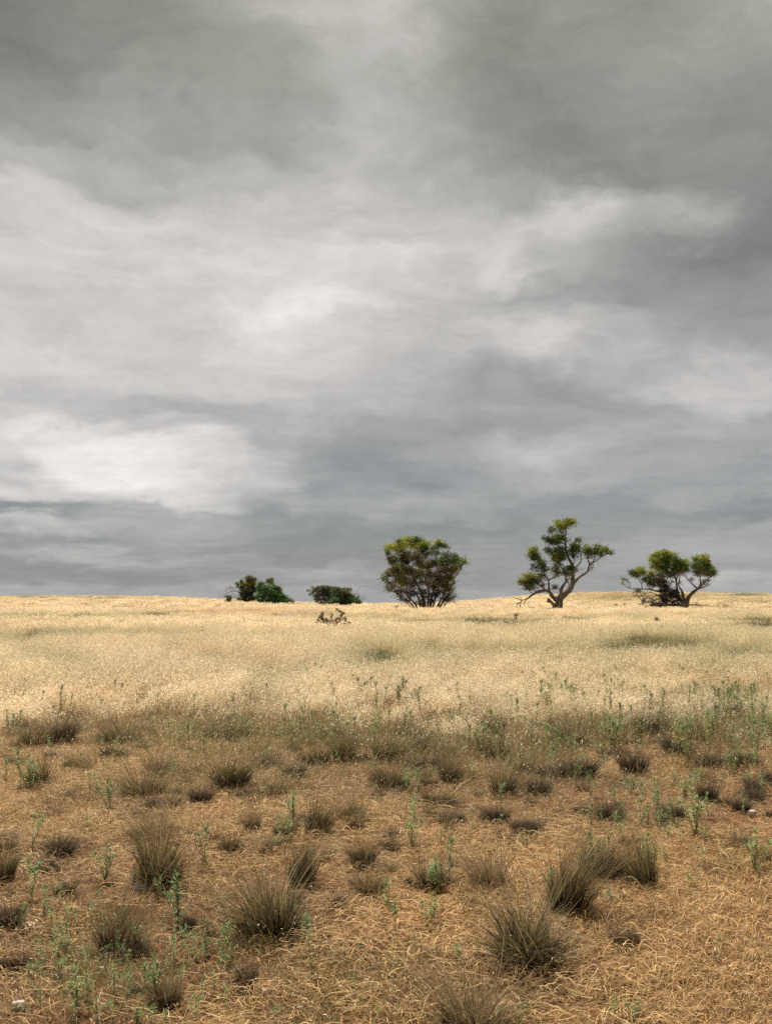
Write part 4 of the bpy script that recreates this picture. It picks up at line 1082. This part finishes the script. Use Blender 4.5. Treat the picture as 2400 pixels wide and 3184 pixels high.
B3 = [(940, 400, 60, 50, 'G', .8), (960, 470, 60, 50, 'B', .7), (640, 420, 50, 40, 'Y', .8), (660, 520, 60, 50, 'B', .6), (1380, 500, 60, 40, 'G', .8), (690, 560, 60, 40, 'B', .6), (680, 275, 70, 45, 'Y'), (760, 240, 60, 38, 'Y'), (800, 270, 80, 45, 'Y'), (870, 275, 60, 45, 'Y'), (620, 345, 50, 45, 'Y'), (700, 350, 80, 50, 'Y'), (800, 350, 80, 60, 'G'), (880, 350, 55, 60, 'G'),
      (700, 450, 65, 42, 'Y'), (770, 440, 80, 55, 'G'), (760, 500, 70, 40, 'B'), (830, 530, 80, 50, 'B'), (900, 430, 60, 70, 'G'), (890, 520, 60, 50, 'B', .8), (770, 220, 30, 20, 'R', .6),
      (985, 355, 45, 40, 'Y'), (1060, 380, 70, 45, 'Y'), (1150, 330, 60, 40, 'Y'), (1240, 310, 55, 35, 'Y'), (1230, 360, 70, 50, 'Y'), (1285, 345, 40, 40, 'R'), (1050, 450, 80, 55, 'G'), (1160, 420, 90, 60, 'G'),
      (1270, 430, 80, 60, 'G'), (1350, 430, 65, 50, 'Y'), (1420, 450, 50, 40, 'G'), (1455, 505, 35, 32, 'G'), (1010, 520, 60, 40, 'B', .5), (1170, 510, 90, 45, 'B', .9), (1290, 510, 80, 40, 'B', .8), (1390, 510, 55, 30, 'G', .6),
      (1280, 620, 60, 35, 'G', .5), (1150, 580, 50, 35, 'B', .4), (1330, 590, 40, 25, 'B', .4), (430, 465, 70, 38, 'Y'), (345, 505, 45, 35, 'G'), (470, 495, 45, 35, 'G'), (400, 535, 65, 28, 'G'), (330, 530, 35, 20, 'B', .5),
      (570, 515, 48, 38, 'Y'), (570, 590, 80, 50, 'G'), (500, 590, 50, 40, 'B', .7), (630, 640, 80, 45, 'B'), (560, 660, 60, 35, 'B', .6), (235, 590, 45, 28, 'G', .6), (190, 630, 28, 15, 'Y', .5),
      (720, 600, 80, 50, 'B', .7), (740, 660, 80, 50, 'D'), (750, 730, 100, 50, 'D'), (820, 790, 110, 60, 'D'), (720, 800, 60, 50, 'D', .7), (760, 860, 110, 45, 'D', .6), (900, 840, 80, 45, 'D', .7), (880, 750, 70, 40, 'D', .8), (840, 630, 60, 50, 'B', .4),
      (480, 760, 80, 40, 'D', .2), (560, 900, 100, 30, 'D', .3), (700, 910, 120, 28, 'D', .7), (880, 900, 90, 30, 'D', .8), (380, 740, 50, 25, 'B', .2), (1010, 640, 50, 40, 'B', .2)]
t.foliage(lv, tr, B3, 1.15)
t.finish('mallee_tree', 'low spreading mallee tree with dead black branches tangled along the ground', 'tree',
         [('trunk', tr, M_DARKBARK, True), ('dead_branch', dd, M_DEAD, True), ('branches', tw, M_DARKBARK, True), ('crown', lv, M_LEAF, False)], 'mallee trees on the plain')

# --- far left group
t = Tree(680, 1770, 6.668, 172, 24, (600, 670)); tr, lv, tw, dd = Acc(), Acc(), Acc(), Acc()
for path, r0, r1, d in [([(600, 680), (640, 580), (700, 500), (745, 430), (700, 330)], .3, .05, .8), ([(590, 680), (545, 570), (560, 450), (620, 350), (660, 220)], .22, .05, -.6), ([(545, 560), (480, 400), (455, 270)], .12, .03, .3), ([(490, 420), (400, 330)], .06, .03, -.2)]:
    p3 = t.limb(tr, path, r0, r1, 0, d, 6, path[0][1] > 670); t.side_twigs(tr, p3, 6, .6, .03)
for path, r0, r1 in [([(570, 670), (500, 570), (440, 490), (380, 460), (310, 410), (240, 398), (180, 385)], .17, .03), ([(350, 450), (250, 465), (185, 490)], .09, .03), ([(500, 570), (420, 530), (350, 560), (300, 600)], .13, .05),
                     ([(460, 560), (400, 600), (360, 655)], .1, .05), ([(185, 388), (178, 420), (165, 450)], .03, .02), ([(240, 398), (250, 370), (275, 365)], .03, .02), ([(720, 640), (780, 575)], .07, .05), ([(330, 430), (290, 380), (270, 375)], .05, .02)]:
    p3 = t.limb(dd, path, r0, r1, 0, -.7, 5); t.side_twigs(dd, p3, 8, .6, .03)
t.foliage(lv, tw, [(660, 180, 70, 40, 'B'), (640, 200, 60, 40, 'G'), (740, 225, 50, 45, 'B'), (640, 250, 70, 35, 'YY'), (480, 265, 42, 40, 'G'), (385, 305, 40, 38, 'G'), (420, 365, 45, 32, 'G'), (520, 320, 60, 45, 'G'), (600, 310, 60, 42, 'YY'), (720, 300, 70, 38, 'YY'),
          (680, 355, 90, 32, 'Y'), (500, 400, 60, 40, 'G'), (600, 430, 100, 60, 'B'), (730, 420, 70, 70, 'D'), (650, 420, 70, 60, 'D'), (520, 500, 60, 50, 'B'), (560, 580, 80, 50, 'B'), (620, 520, 80, 50, 'D'), (680, 610, 60, 40, 'G'), (760, 590, 50, 50, 'G'), (440, 620, 50, 30, 'G', .7), (540, 640, 70, 25, 'B')],
          1.2, (.2, .08), .03, .42)
t.finish('mallee_tree', 'distant tree with yellow green crown and bare grey dead limbs reaching out sideways', 'tree',
         [('trunk', tr, M_DARKBARK, True), ('dead_branch', dd, M_DEAD, True), ('branches', tw, M_DARKBARK, True), ('crown', lv, M_LEAF, False)], 'far trees on the skyline')

def bush(name, label, base, zoom, Y, seed, stems, blobs, group, dens=1.2, leaf=(.2, .08), dead=(), clump=.42, bark=None, cat='shrub'):
    t = Tree(*zoom, Y, seed, base); tr, lv, tw, dd = Acc(), Acc(), Acc(), Acc()
    for path, r0, r1, d in stems:
        p3 = t.limb(tr, path, r0, r1, 0, d, 6, path[0][1] >= base[1] - 25); t.side_twigs(tr, p3, 6, .5, .02)
    t.foliage(lv, tw, blobs, dens, leaf, .025, clump)
    for path, r0, r1, d in dead:
        p3 = t.limb(dd, path, r0, r1, d, d, 5); t.side_twigs(dd, p3, 7, .5, .018, .5)
    return t.finish(name, label, cat, [('trunk', tr, bark or M_DARKBARK, True), ('dead_branch', dd, M_DEAD, True), ('branches', tw, bark or M_DARKBARK, True), ('crown', lv, M_LEAF, False)], group)

GRP = 'far trees on the skyline'
bush('green_shrub', 'dense deep green shrub sloping down to the ground beside the dead limbed tree', (1100, 685), (680, 1770, 6.668), 168, 31,
     [([(1000, 690), (950, 560), (900, 430), (860, 320)], .15, .04, .5), ([(1080, 690), (1070, 550), (1060, 400)], .16, .04, -.5), ([(1150, 690), (1200, 560), (1200, 400)], .14, .04, .4), ([(1200, 690), (1300, 620), (1480, 645)], .12, .04, -.3), ([(980, 690), (880, 610), (850, 560)], .1, .03, -.5)],
     [(860, 305, 70, 32, 'G'), (850, 400, 55, 60, 'V'), (900, 360, 55, 45, 'V'), (970, 380, 80, 50, 'V'), (1060, 390, 90, 55, 'V'), (1160, 400, 80, 50, 'V'), (1210, 370, 40, 30, 'G'), (1245, 410, 32, 42, 'R'), (860, 480, 60, 50, 'V'),
      (950, 480, 90, 60, 'V'), (1060, 500, 100, 70, 'V'), (1170, 500, 100, 60, 'V'), (1250, 500, 60, 50, 'V'), (1310, 560, 70, 50, 'V'), (1380, 600, 60, 42, 'V'), (1460, 640, 60, 30, 'V'), (1530, 665, 45, 14, 'V'), (860, 560, 60, 60, 'V'), (850, 640, 70, 36, 'V'),
      (960, 580, 90, 60, 'V'), (1080, 600, 100, 60, 'V'), (1200, 600, 100, 60, 'V'), (1000, 650, 110, 30, 'V'), (1150, 650, 110, 30, 'V'), (1300, 640, 90, 36, 'V'), (1400, 655, 70, 25, 'V')],
     GRP, dead=[([(980, 660), (1010, 620), (1040, 590)], .07, .05, -2.)])
bush('slender_tree', 'small round tree top rising behind the dense deep green shrub', (1090, 660), (680, 1770, 6.668), 177, 32,
     [([(1095, 690), (1095, 480), (1085, 330), (1075, 230)], .14, .04, 0)],
     [(1075, 220, 60, 34, 'B'), (1040, 260, 42, 30, 'G'), (1110, 265, 42, 30, 'G'), (1080, 245, 50, 30, 'Y'), (1115, 320, 40, 30, 'B', .6), (1060, 350, 40, 25, 'B', .6), (1140, 350, 40, 20, 'R', .6)], GRP, cat='tree')
bush('low_shrub', 'tiny round shrub on the skyline below the bare grey limbs', (210, 665), (680, 1770, 6.668), 171, 33,
     [([(215, 670), (215, 620), (200, 570)], .06, .03, 0), ([(225, 660), (265, 570), (300, 500)], .05, .015, 0)], [(205, 585, 42, 32, 'B'), (165, 560, 14, 14, 'G'), (215, 630, 48, 30, 'G')], GRP)
bush('grey_shrub', 'grey green shrub with a flat top and twiggy pale underside', (560, 690), (940, 1800, 8.335), 150, 34,
     [([(600, 700), (590, 560), (580, 400), (560, 260)], .12, .03, .2), ([(560, 700), (480, 520), (380, 360), (300, 250)], .1, .03, -.3), ([(620, 700), (680, 500), (700, 300)], .1, .03, .4), ([(540, 700), (420, 600), (360, 600)], .07, .02, -.5), ([(440, 500), (300, 400), (230, 380)], .05, .02, -.4), ([(330, 290), (230, 240), (160, 310)], .03, .01, -.3)],
     [(740, 250, 60, 45, 'B'), (750, 340, 60, 50, 'B'), (730, 480, 60, 50, 'S'), (720, 560, 60, 45, 'D'), (690, 610, 60, 40, 'B'), (400, 215, 55, 40, 'S'), (480, 215, 60, 40, 'S'), (580, 210, 70, 38, 'S'), (680, 215, 70, 38, 'S'), (260, 220, 45, 30, 'S', .5), (190, 300, 40, 25, 'S', .4), (330, 290, 60, 50, 'G'), (280, 360, 55, 40, 'S', .7), (230, 400, 40, 30, 'V', .6), (430, 300, 80, 55, 'S'), (540, 320, 80, 60, 'D'),
      (560, 290, 80, 50, 'S'), (660, 320, 80, 60, 'D'), (780, 270, 70, 60, 'B'), (340, 440, 60, 50, 'G', .8), (340, 520, 50, 40, 'V', .7), (430, 420, 80, 55, 'S'), (540, 430, 80, 60, 'S'), (650, 440, 80, 60, 'D'), (730, 400, 60, 60, 'D'), (420, 520, 70, 50, 'B', .8), (380, 590, 40, 30, 'V', .6),
      (520, 530, 80, 50, 'S', .8), (640, 540, 70, 50, 'B', .8), (500, 620, 50, 40, 'G', .7), (560, 650, 80, 36, 'D', .7), (640, 640, 50, 40, 'R', .5)], GRP, 1.2, (.16, .065), clump=.34, bark=M_BARK)
bush('dark_shrub', 'dense dark green shrub with bare sticks poking out of its right side', (1100, 690), (940, 1800, 8.335), 147, 35,
     [([(950, 700), (920, 560), (930, 400), (940, 290)], .11, .03, 0), ([(1080, 700), (1100, 540), (1150, 400), (1180, 290)], .11, .03, .4), ([(1250, 700), (1300, 600), (1350, 480)], .09, .03, -.4), ([(1300, 700), (1420, 620), (1470, 520)], .08, .03, 0), ([(880, 700), (820, 600), (800, 500)], .07, .03, 0)],
     [(830, 240, 55, 40, 'B'), (920, 250, 60, 38, 'G'), (1010, 265, 60, 38, 'G'), (1100, 265, 60, 38, 'G'), (1180, 250, 60, 36, 'Y', .8), (1235, 275, 42, 36, 'R'), (860, 330, 70, 50, 'G'), (960, 340, 80, 55, 'B'), (1070, 340, 80, 55, 'B'), (1170, 340, 80, 55, 'G'), (850, 430, 70, 50, 'V'), (930, 440, 80, 55, 'V'),
      (1030, 440, 80, 55, 'B'), (1130, 430, 80, 55, 'G'), (1230, 430, 70, 50, 'G'), (1320, 430, 50, 40, 'B', .8), (1420, 480, 50, 40, 'B', .9), (820, 530, 70, 50, 'V'), (920, 540, 80, 55, 'V'), (1030, 540, 80, 60, 'D'), (1130, 530, 80, 55, 'V'), (1240, 520, 80, 55, 'V'), (1340, 520, 70, 50, 'V'), (1430, 570, 60, 50, 'V'), (1490, 610, 30, 42, 'G'),
      (760, 610, 70, 50, 'V'), (860, 620, 80, 50, 'V'), (960, 630, 80, 45, 'D'), (1060, 620, 80, 50, 'V'), (1170, 610, 80, 50, 'V'), (1280, 610, 80, 50, 'V'), (1390, 630, 70, 40, 'V'), (700, 640, 50, 30, 'V')], GRP, 1.2, (.16, .065), clump=.34,
     dead=[([(1270, 480), (1320, 400), (1420, 330), (1500, 215)], .07, .015, -.4), ([(1290, 420), (1300, 330), (1265, 190)], .05, .01, 0), ([(1500, 610), (1560, 500), (1630, 425)], .05, .01, 0), ([(1540, 560), (1600, 530), (1650, 480)], .04, .01, .2), ([(1350, 400), (1430, 390), (1480, 420)], .03, .01, -.3)])

# --- dead shrub in the oats
t = Tree(940, 1800, 8.335, 36, 41, (800, 1330)); tr, lv = Acc(), Acc()
for path, r0, r1, d in [([(780, 1340), (640, 1180), (520, 1040), (480, 920), (500, 880)], .02, .006, 0), ([(700, 1250), (560, 1160), (420, 1120), (360, 1140)], .014, .004, -.1), ([(820, 1340), (900, 1180), (960, 1060), (1000, 960), (1040, 880), (980, 840), (900, 790), (860, 770)], .02, .006, .1),
                        ([(1000, 980), (1060, 920), (1110, 880)], .01, .004, .1), ([(800, 1300), (780, 1100), (760, 960), (780, 900), (700, 910)], .012, .004, -.1), ([(840, 1320), (1000, 1180), (1120, 1150), (1230, 1160), (1240, 1120)], .014, .004, 0), ([(620, 1180), (640, 1080), (700, 1030)], .008, .003, 0),
                        ([(820, 1300), (700, 1220), (560, 1180)], .01, .004, -.2), ([(900, 1200), (900, 1040), (930, 1000)], .01, .004, 0), ([(1060, 1160), (1090, 1090), (1120, 1060)], .007, .003, .1), ([(440, 1120), (400, 1040), (430, 980)], .008, .003, -.1)]:
    p3 = t.limb(tr, path, r0, r1, d * .3, d, 5); t.side_twigs(tr, p3, 9, .12, .004)
LC['N'] = [(.12, .07, .05), (.08, .05, .038), (.18, .115, .08), (.26, .18, .13)]
t.foliage(lv, None, [(620, 1060, 60, 50, 'N', .8), (700, 1110, 70, 45, 'N', .8), (800, 1110, 70, 50, 'N', .8), (860, 1060, 50, 45, 'N', .7), (900, 1120, 60, 40, 'N', .8), (1080, 1020, 50, 40, 'N', .7), (1130, 1050, 50, 40, 'N', .7), (500, 900, 40, 30, 'N'), (530, 960, 50, 50, 'N'), (480, 1000, 60, 50, 'N'), (540, 1050, 60, 50, 'N'), (420, 1070, 50, 45, 'N'), (380, 1130, 40, 35, 'N', .7), (600, 1110, 60, 50, 'N', .7), (520, 1140, 50, 40, 'N', .6), (660, 1140, 50, 40, 'N', .5), (640, 1010, 40, 30, 'N', .5),
          (770, 910, 40, 25, 'N', .7), (770, 980, 35, 40, 'N', .6), (720, 1180, 60, 40, 'N', .5), (890, 785, 40, 28, 'N'), (940, 830, 40, 30, 'N'), (1010, 870, 50, 32, 'N'), (1070, 900, 35, 25, 'N'), (1010, 950, 40, 40, 'N'), (930, 1040, 50, 45, 'N'), (1000, 1060, 40, 45, 'N'), (960, 1110, 50, 35, 'N', .8),
          (1110, 1090, 50, 35, 'N', .6), (1200, 1150, 50, 32, 'N', .6), (1230, 1120, 25, 25, 'N', .6), (840, 1180, 60, 40, 'N', .4), (1080, 1170, 60, 35, 'N', .4), (720, 1070, 40, 30, 'N', .4)],
          2.6, (.05, .026), .004, .062)
t.finish('dead_shrub', 'dead brown shrub with curled leaves standing in the dry grass before the skyline shrubs', 'shrub', [('twigs', tr, M_DEAD, True), ('dead_leaves', lv, M_LEAF, False)])

# small field plants and mounds
SMALL = [(1232, 1893, 80, 10, 12, 'V', 'tiny green seedling bush in the grass left of the round mallee'), (1652, 1895, 90, 8, 8, 'V', 'little green sprig near the foot of the tall open tree'),
         (1485, 1899, 92, 15, 8, 'N', 'small rusty brown mound in the grass between the round and tall trees'), (1916, 1883, 100, 5, 5, 'N', 'smaller of two brown bumps in the grass before the low spreading tree'),
         (1938, 1882, 100, 9, 6, 'N', 'larger of two brown bumps in the grass before the low spreading tree'), (2041, 1935, 46, 16, 22, 'G', 'dark green leafy weed sticking up from pale grass below the low spreading tree'),
         (485, 1912, 70, 40, 14, 'B', 'low brown bush in the pale grass on the left side'), (300, 1962, 42, 10, 12, 'V', 'green sprig on the dark grass band at left'),
         (1606, 1925, 50, 14, 24, 'N', 'upright rusty brown dock plant in the grass under the tall tree')]
for i, (px, py, Y_, w, h, kd, lab) in enumerate(SMALL):
    t = Tree(px, py, 10., Y_, 60 + i, (0, 0)); tr, lv = Acc(), Acc()
    t.o.z = float(terrain(t.o.x, t.o.y))
    top = -h * 10
    t.limb(tr, [(0, 4 * F / Y_), (0, 0), (w * 1.5, top * .7)], .02 * Y_ / 90, .008, 0, 0, 4, True); t.limb(tr, [(0, 0), (-w * 3, top * .6)], .015 * Y_ / 90, .006, 0, .1, 4)
    m1 = t.m
    t.foliage(lv, tr, [(0, top * .35, w * 5, h * 4, kd, .8), (w * 2, top * .7, w * 2.5, h * 3, kd, .6), (-w * 2.5, top * .5, w * 2.5, h * 3, kd, .6)], .9, (.0011 * Y_, .00045 * Y_), .0002 * Y_, .0022 * Y_)
    t.finish('small_shrub', lab, 'small plant', [('stem', tr, M_DARKBARK, True), ('leaves', lv, M_LEAF, False)])

# ------------------------------------------------------------------ sky
SUN_AZ, SUN_EL = math.radians(-22), math.radians(60)
world = bpy.data.worlds.new('World'); scene.world = world; world.use_nodes = True
nt = world.node_tree; nt.nodes.clear(); N, L = nt.nodes.new, nt.links.new
EXPO = 1.0; STR = .1
def math_(op, a, b=None, c=None, clamp=False):
    n = N('ShaderNodeMath'); n.operation = op; n.use_clamp = clamp
    for i, v in enumerate((a, b, c)):
        if v is None: continue
        if isinstance(v, (int, float)): n.inputs[i].default_value = v
        else: L(v, n.inputs[i])
    return n.outputs[0]
tc = N('ShaderNodeTexCoord'); sep = N('ShaderNodeSeparateXYZ'); L(tc.outputs['Generated'], sep.inputs[0])
sx_, sy_, sz_ = sep.outputs
def layer(h):
    den = math_('ADD', math_('MAXIMUM', sz_, 0.), h)
    c = N('ShaderNodeCombineXYZ'); L(math_('DIVIDE', sx_, den), c.inputs[0]); L(math_('DIVIDE', sy_, den), c.inputs[1]); return c
comb = layer(.30); comb_low = layer(.06)
def wnoise(scale, det, rough, dist=0., off=(0, 0, 0), stretch=(1, 1, 1), vec=None):
    mp = N('ShaderNodeMapping'); mp.inputs['Location'].default_value = off; mp.inputs['Scale'].default_value = stretch
    L(vec or comb.outputs[0], mp.inputs[0])
    n = N('ShaderNodeTexNoise'); n.inputs['Scale'].default_value = scale; n.inputs['Detail'].default_value = det
    n.inputs['Roughness'].default_value = rough; n.inputs['Distortion'].default_value = dist
    L(mp.outputs[0], n.inputs['Vector']); return n
az = math_('ARCTAN2', sx_, sy_); el = math_('ARCSINE', sz_)
wn = wnoise(3.2, 8, .6, .2, (3.1, 1.7, 0)); ws = N('ShaderNodeSeparateColor'); L(wn.outputs[1], ws.inputs[0])
wamp = math_('MULTIPLY_ADD', math_('MAXIMUM', el, 0.), .14, .026)
azw = math_('ADD', az, math_('MULTIPLY', math_('SUBTRACT', ws.outputs[0], .5), .20))
elw = math_('ADD', el, math_('MULTIPLY', math_('SUBTRACT', ws.outputs[1], .5), math_('MULTIPLY', wamp, 2.2)))
ROWS = [(-700, [(0, 150), (800, 165), (1500, 155), (2400, 160)]),
        (0, [(0, 124), (150, 130), (300, 142), (550, 140), (800, 166), (1100, 190), (1250, 196), (1400, 166), (1550, 138), (1800, 156), (2000, 148), (2250, 164), (2400, 182)]),
        (200, [(0, 124), (200, 134), (430, 136), (700, 156), (900, 160), (1050, 184), (1200, 178), (1350, 160), (1500, 146), (1650, 150), (2000, 152), (2400, 162)]),
        (400, [(0, 146), (300, 158), (600, 167), (850, 160), (1000, 186), (1150, 178), (1350, 176), (1500, 150), (1660, 130), (1850, 146), (2100, 146), (2400, 148)]),
        (560, [(0, 178), (400, 180), (620, 186), (1100, 194), (1350, 182), (1600, 158), (1900, 138), (2100, 152), (2300, 146), (2400, 144)]),
        (690, [(0, 196), (600, 204), (1000, 205), (1250, 192), (1450, 198), (1580, 210), (1780, 205), (1950, 178), (2200, 172), (2400, 136)]),
        (800, [(0, 198), (600, 206), (1000, 216), (1250, 206), (1400, 190), (1550, 214), (1660, 186), (1900, 164), (2250, 134), (2400, 124)]),
        (900, [(0, 204), (350, 198), (700, 208), (960, 228), (1090, 220), (1200, 202), (1400, 192), (1600, 166), (1900, 158), (2150, 150), (2400, 142)]),
        (1040, [(0, 206), (300, 194), (600, 210), (950, 216), (1100, 196), (1350, 178), (1550, 200), (1700, 210), (1900, 182), (2100, 156), (2400, 150)]),
        (1180, [(0, 206), (300, 198), (600, 202), (900, 196), (1200, 188), (1450, 158), (1600, 172), (1800, 150), (2000, 178), (2180, 196), (2400, 192)]),
        (1290, [(0, 204), (250, 190), (480, 172), (700, 172), (900, 176), (1150, 184), (1400, 156), (1600, 172), (1850, 154), (2100, 168), (2250, 186), (2400, 186)]),
        (1350, [(0, 212), (120, 226), (350, 206), (500, 190), (700, 186), (850, 166), (1100, 164), (1300, 158), (1600, 156), (1850, 166), (2100, 176), (2400, 172)]),
        (1420, [(0, 206), (100, 222), (250, 229), (400, 228), (560, 222), (640, 208), (800, 176), (950, 160), (1200, 146), (1450, 170), (1650, 194), (1850, 160), (2100, 168), (2400, 166)]),
        (1500, [(0, 186), (120, 190), (220, 224), (420, 230), (600, 224), (720, 196), (860, 198), (980, 156), (1150, 144), (1400, 154), (1650, 176), (1900, 166), (2150, 160), (2400, 164)]),
        (1560, [(0, 206), (200, 196), (400, 214), (560, 210), (760, 186), (900, 162), (1050, 160), (1200, 170), (1400, 160), (1700, 158), (2000, 156), (2400, 162)]),
        (1605, [(0, 140), (200, 152), (420, 172), (640, 172), (850, 148), (1100, 152), (1350, 164), (1600, 148), (2000, 150), (2400, 150)]),
        (1645, [(0, 186), (200, 184), (360, 172), (600, 164), (850, 150), (1200, 146), (1500, 142), (1900, 152), (2150, 160), (2400, 168)]),
        (1695, [(0, 150), (250, 150), (600, 158), (900, 144), (1200, 146), (1500, 154), (1900, 158), (2200, 166), (2400, 168)]),
        (1730, [(0, 158), (250, 176), (450, 176), (700, 158), (950, 144), (1200, 148), (1600, 158), (1950, 158), (2200, 176), (2400, 162)]),
        (1770, [(0, 142), (300, 150), (500, 148), (800, 154), (1000, 170), (1250, 160), (1500, 152), (1800, 160), (2100, 158), (2400, 160)]),
        (1805, [(0, 150), (400, 148), (800, 146), (1100, 160), (1400, 152), (1700, 156), (2000, 170), (2200, 186), (2400, 176)]),
        (1845, [(0, 178), (300, 168), (600, 166), (900, 172), (1200, 168), (1600, 166), (2000, 172), (2400, 170)])]
def s2l(v): v /= 255.; return ((v + .055) / 1.055) ** 2.4 if v > .04 else v / 12.92
AZR = math.radians(27)
t_az = math_('MULTIPLY_ADD', azw, 1 / (2 * AZR), .5)
els = []
acc_ = None
for py, st in ROWS:
    els.append(math.atan2(ray(1200, py)[2], ray(1200, py)[1]))
for i, (py, st) in enumerate(ROWS):
    rp = N('ShaderNodeValToRGB'); cr = rp.color_ramp; cr.interpolation = 'B_SPLINE'
    e = cr.elements
    while len(e) < len(st): e.new(.5)
    for q, (px, gval) in zip(e, st):
        r = ray(px, min(max(py, 0), 1845)); a = math.atan2(r[0], r[1])
        q.position = a / (2 * AZR) + .5; v = s2l(gval); q.color = (v, v, v, 1)
    L(t_az, rp.inputs[0])
    # hat weight over elevation
    w = None
    if i > 0:
        m = N('ShaderNodeMapRange'); m.interpolation_type = 'SMOOTHSTEP'
        m.inputs[1].default_value = els[i]; m.inputs[2].default_value = els[i - 1]; m.inputs[3].default_value = 1; m.inputs[4].default_value = 0
        L(elw, m.inputs[0]); w = m.outputs[0]
    if i < len(ROWS) - 1:
        m = N('ShaderNodeMapRange'); m.interpolation_type = 'SMOOTHSTEP'
        m.inputs[1].default_value = els[i + 1]; m.inputs[2].default_value = els[i]; m.inputs[3].default_value = 0; m.inputs[4].default_value = 1
        L(elw, m.inputs[0]); w = math_('MULTIPLY', w, m.outputs[0]) if w is not None else m.outputs[0]
    b = N('ShaderNodeRGBToBW'); L(rp.outputs[0], b.inputs[0])
    p = math_('MULTIPLY', b.outputs[0], w)
    acc_ = p if acc_ is None else math_('ADD', acc_, p)
# cloud texture on the layer itself
n1 = wnoise(3.4, 10, .62, .3, (7, 2, 0)).outputs[0]
n2 = wnoise(1.5, 9, .55, .2, (1, 9, 0), (.8, 1.1, 1)).outputs[0]
n3 = wnoise(2.4, 9, .62, .2, (4, 4, 0), (.7, 1, 1), comb_low.outputs[0]).outputs[0]
tex = math_('ADD', math_('MULTIPLY', math_('SUBTRACT', n1, .5), .30), math_('MULTIPLY', math_('SUBTRACT', n2, .5), .10))
ae = N('ShaderNodeCombineXYZ'); L(azw, ae.inputs[0]); L(math_('MULTIPLY', elw, 2.6), ae.inputs[1])
n4 = wnoise(13, 10, .62, .15, (2, 5, 0), (1, 1, 1), ae.outputs[0]).outputs[0]
tex = math_('ADD', tex, math_('MULTIPLY', math_('SUBTRACT', n3, .5), .34))
tex = math_('ADD', tex, math_('MULTIPLY', math_('SUBTRACT', n4, .5), .58))
lum = math_('MULTIPLY', acc_, math_('ADD', 1., tex))
lum = math_('MULTIPLY', lum, math_('POWER', math_('DIVIDE', lum, .52), .08))
# tint: greenish grey high up, warm white in the bright parts, blue grey low down
tr_ = N('ShaderNodeValToRGB'); e = tr_.color_ramp.elements
while len(e) < 5: e.new(.5)
for q, (p, c) in zip(e, [(0, (.96, 1.0, 1.03)), (.2, (.965, 1.0, 1.025)), (.40, (1.02, 1.0, .955)), (.68, (1.01, 1.0, .90)), (1., (1.0, 1.0, .80))]):
    q.position = p; q.color = (*c, 1)
L(math_('MULTIPLY', el, 1 / .56), tr_.inputs[0])
tb = N('ShaderNodeMix'); tb.data_type = 'RGBA'; tb.inputs[7].default_value = (1.045, .985, .935, 1)
mr = N('ShaderNodeMapRange'); mr.inputs[1].default_value = .26; mr.inputs[2].default_value = .62; mr.inputs[4].default_value = .95
L(lum, mr.inputs[0]); L(mr.outputs[0], tb.inputs[0]); L(tr_.outputs[0], tb.inputs[6])
vm = N('ShaderNodeVectorMath'); vm.operation = 'SCALE'; L(tb.outputs[2], vm.inputs[0])
L(math_('MULTIPLY', lum, 1 / (STR * 2 ** EXPO)), vm.inputs['Scale'])
sky = N('ShaderNodeTexSky'); sky.sky_type = 'NISHITA'; sky.sun_disc = False; sky.sun_elevation = SUN_EL; sky.sun_rotation = SUN_AZ
mxs = N('ShaderNodeMix'); mxs.data_type = 'RGBA'; mxs.inputs[0].default_value = .03
L(vm.outputs[0], mxs.inputs[6]); L(sky.outputs[0], mxs.inputs[7])
bg = N('ShaderNodeBackground'); bg.inputs['Strength'].default_value = STR; L(mxs.outputs[2], bg.inputs[0])
wo = N('ShaderNodeOutputWorld'); L(bg.outputs[0], wo.inputs[0])
world.cycles.sampling_method = 'MANUAL'; world.cycles.sample_map_resolution = 512

sun = bpy.data.lights.new('sun', 'SUN'); sun.energy = 3.5; sun.angle = math.radians(5); sun.color = (1, .95, .87)
so = bpy.data.objects.new('sun', sun); COL.objects.link(so)
d = Vector((math.sin(SUN_AZ) * math.cos(SUN_EL), math.cos(SUN_AZ) * math.cos(SUN_EL), math.sin(SUN_EL)))
so.rotation_euler = (-d).to_track_quat('-Z', 'Y').to_euler(); so.location = (0, 0, 50)

# ------------------------------------------------------------------ camera
cam = bpy.data.cameras.new('camera'); cam.sensor_fit = 'VERTICAL'; cam.sensor_height = 36; cam.lens = 35
cam.clip_start = .05; cam.clip_end = 6000
co = bpy.data.objects.new('camera', cam); COL.objects.link(co)
co.location = (0, 0, EYE); co.rotation_euler = (math.pi / 2 + PITCH, 0, 0)
scene.camera = co
scene.view_settings.view_transform = 'Standard'; scene.view_settings.look = 'None'
scene.view_settings.exposure = EXPO; scene.view_settings.gamma = 1
scene.cycles.max_bounces = 5; scene.cycles.diffuse_bounces = 3; scene.cycles.transmission_bounces = 3; scene.cycles.glossy_bounces = 1
scene.cycles.use_denoising = False
scene.render.resolution_x = 771; scene.render.resolution_y = 1024
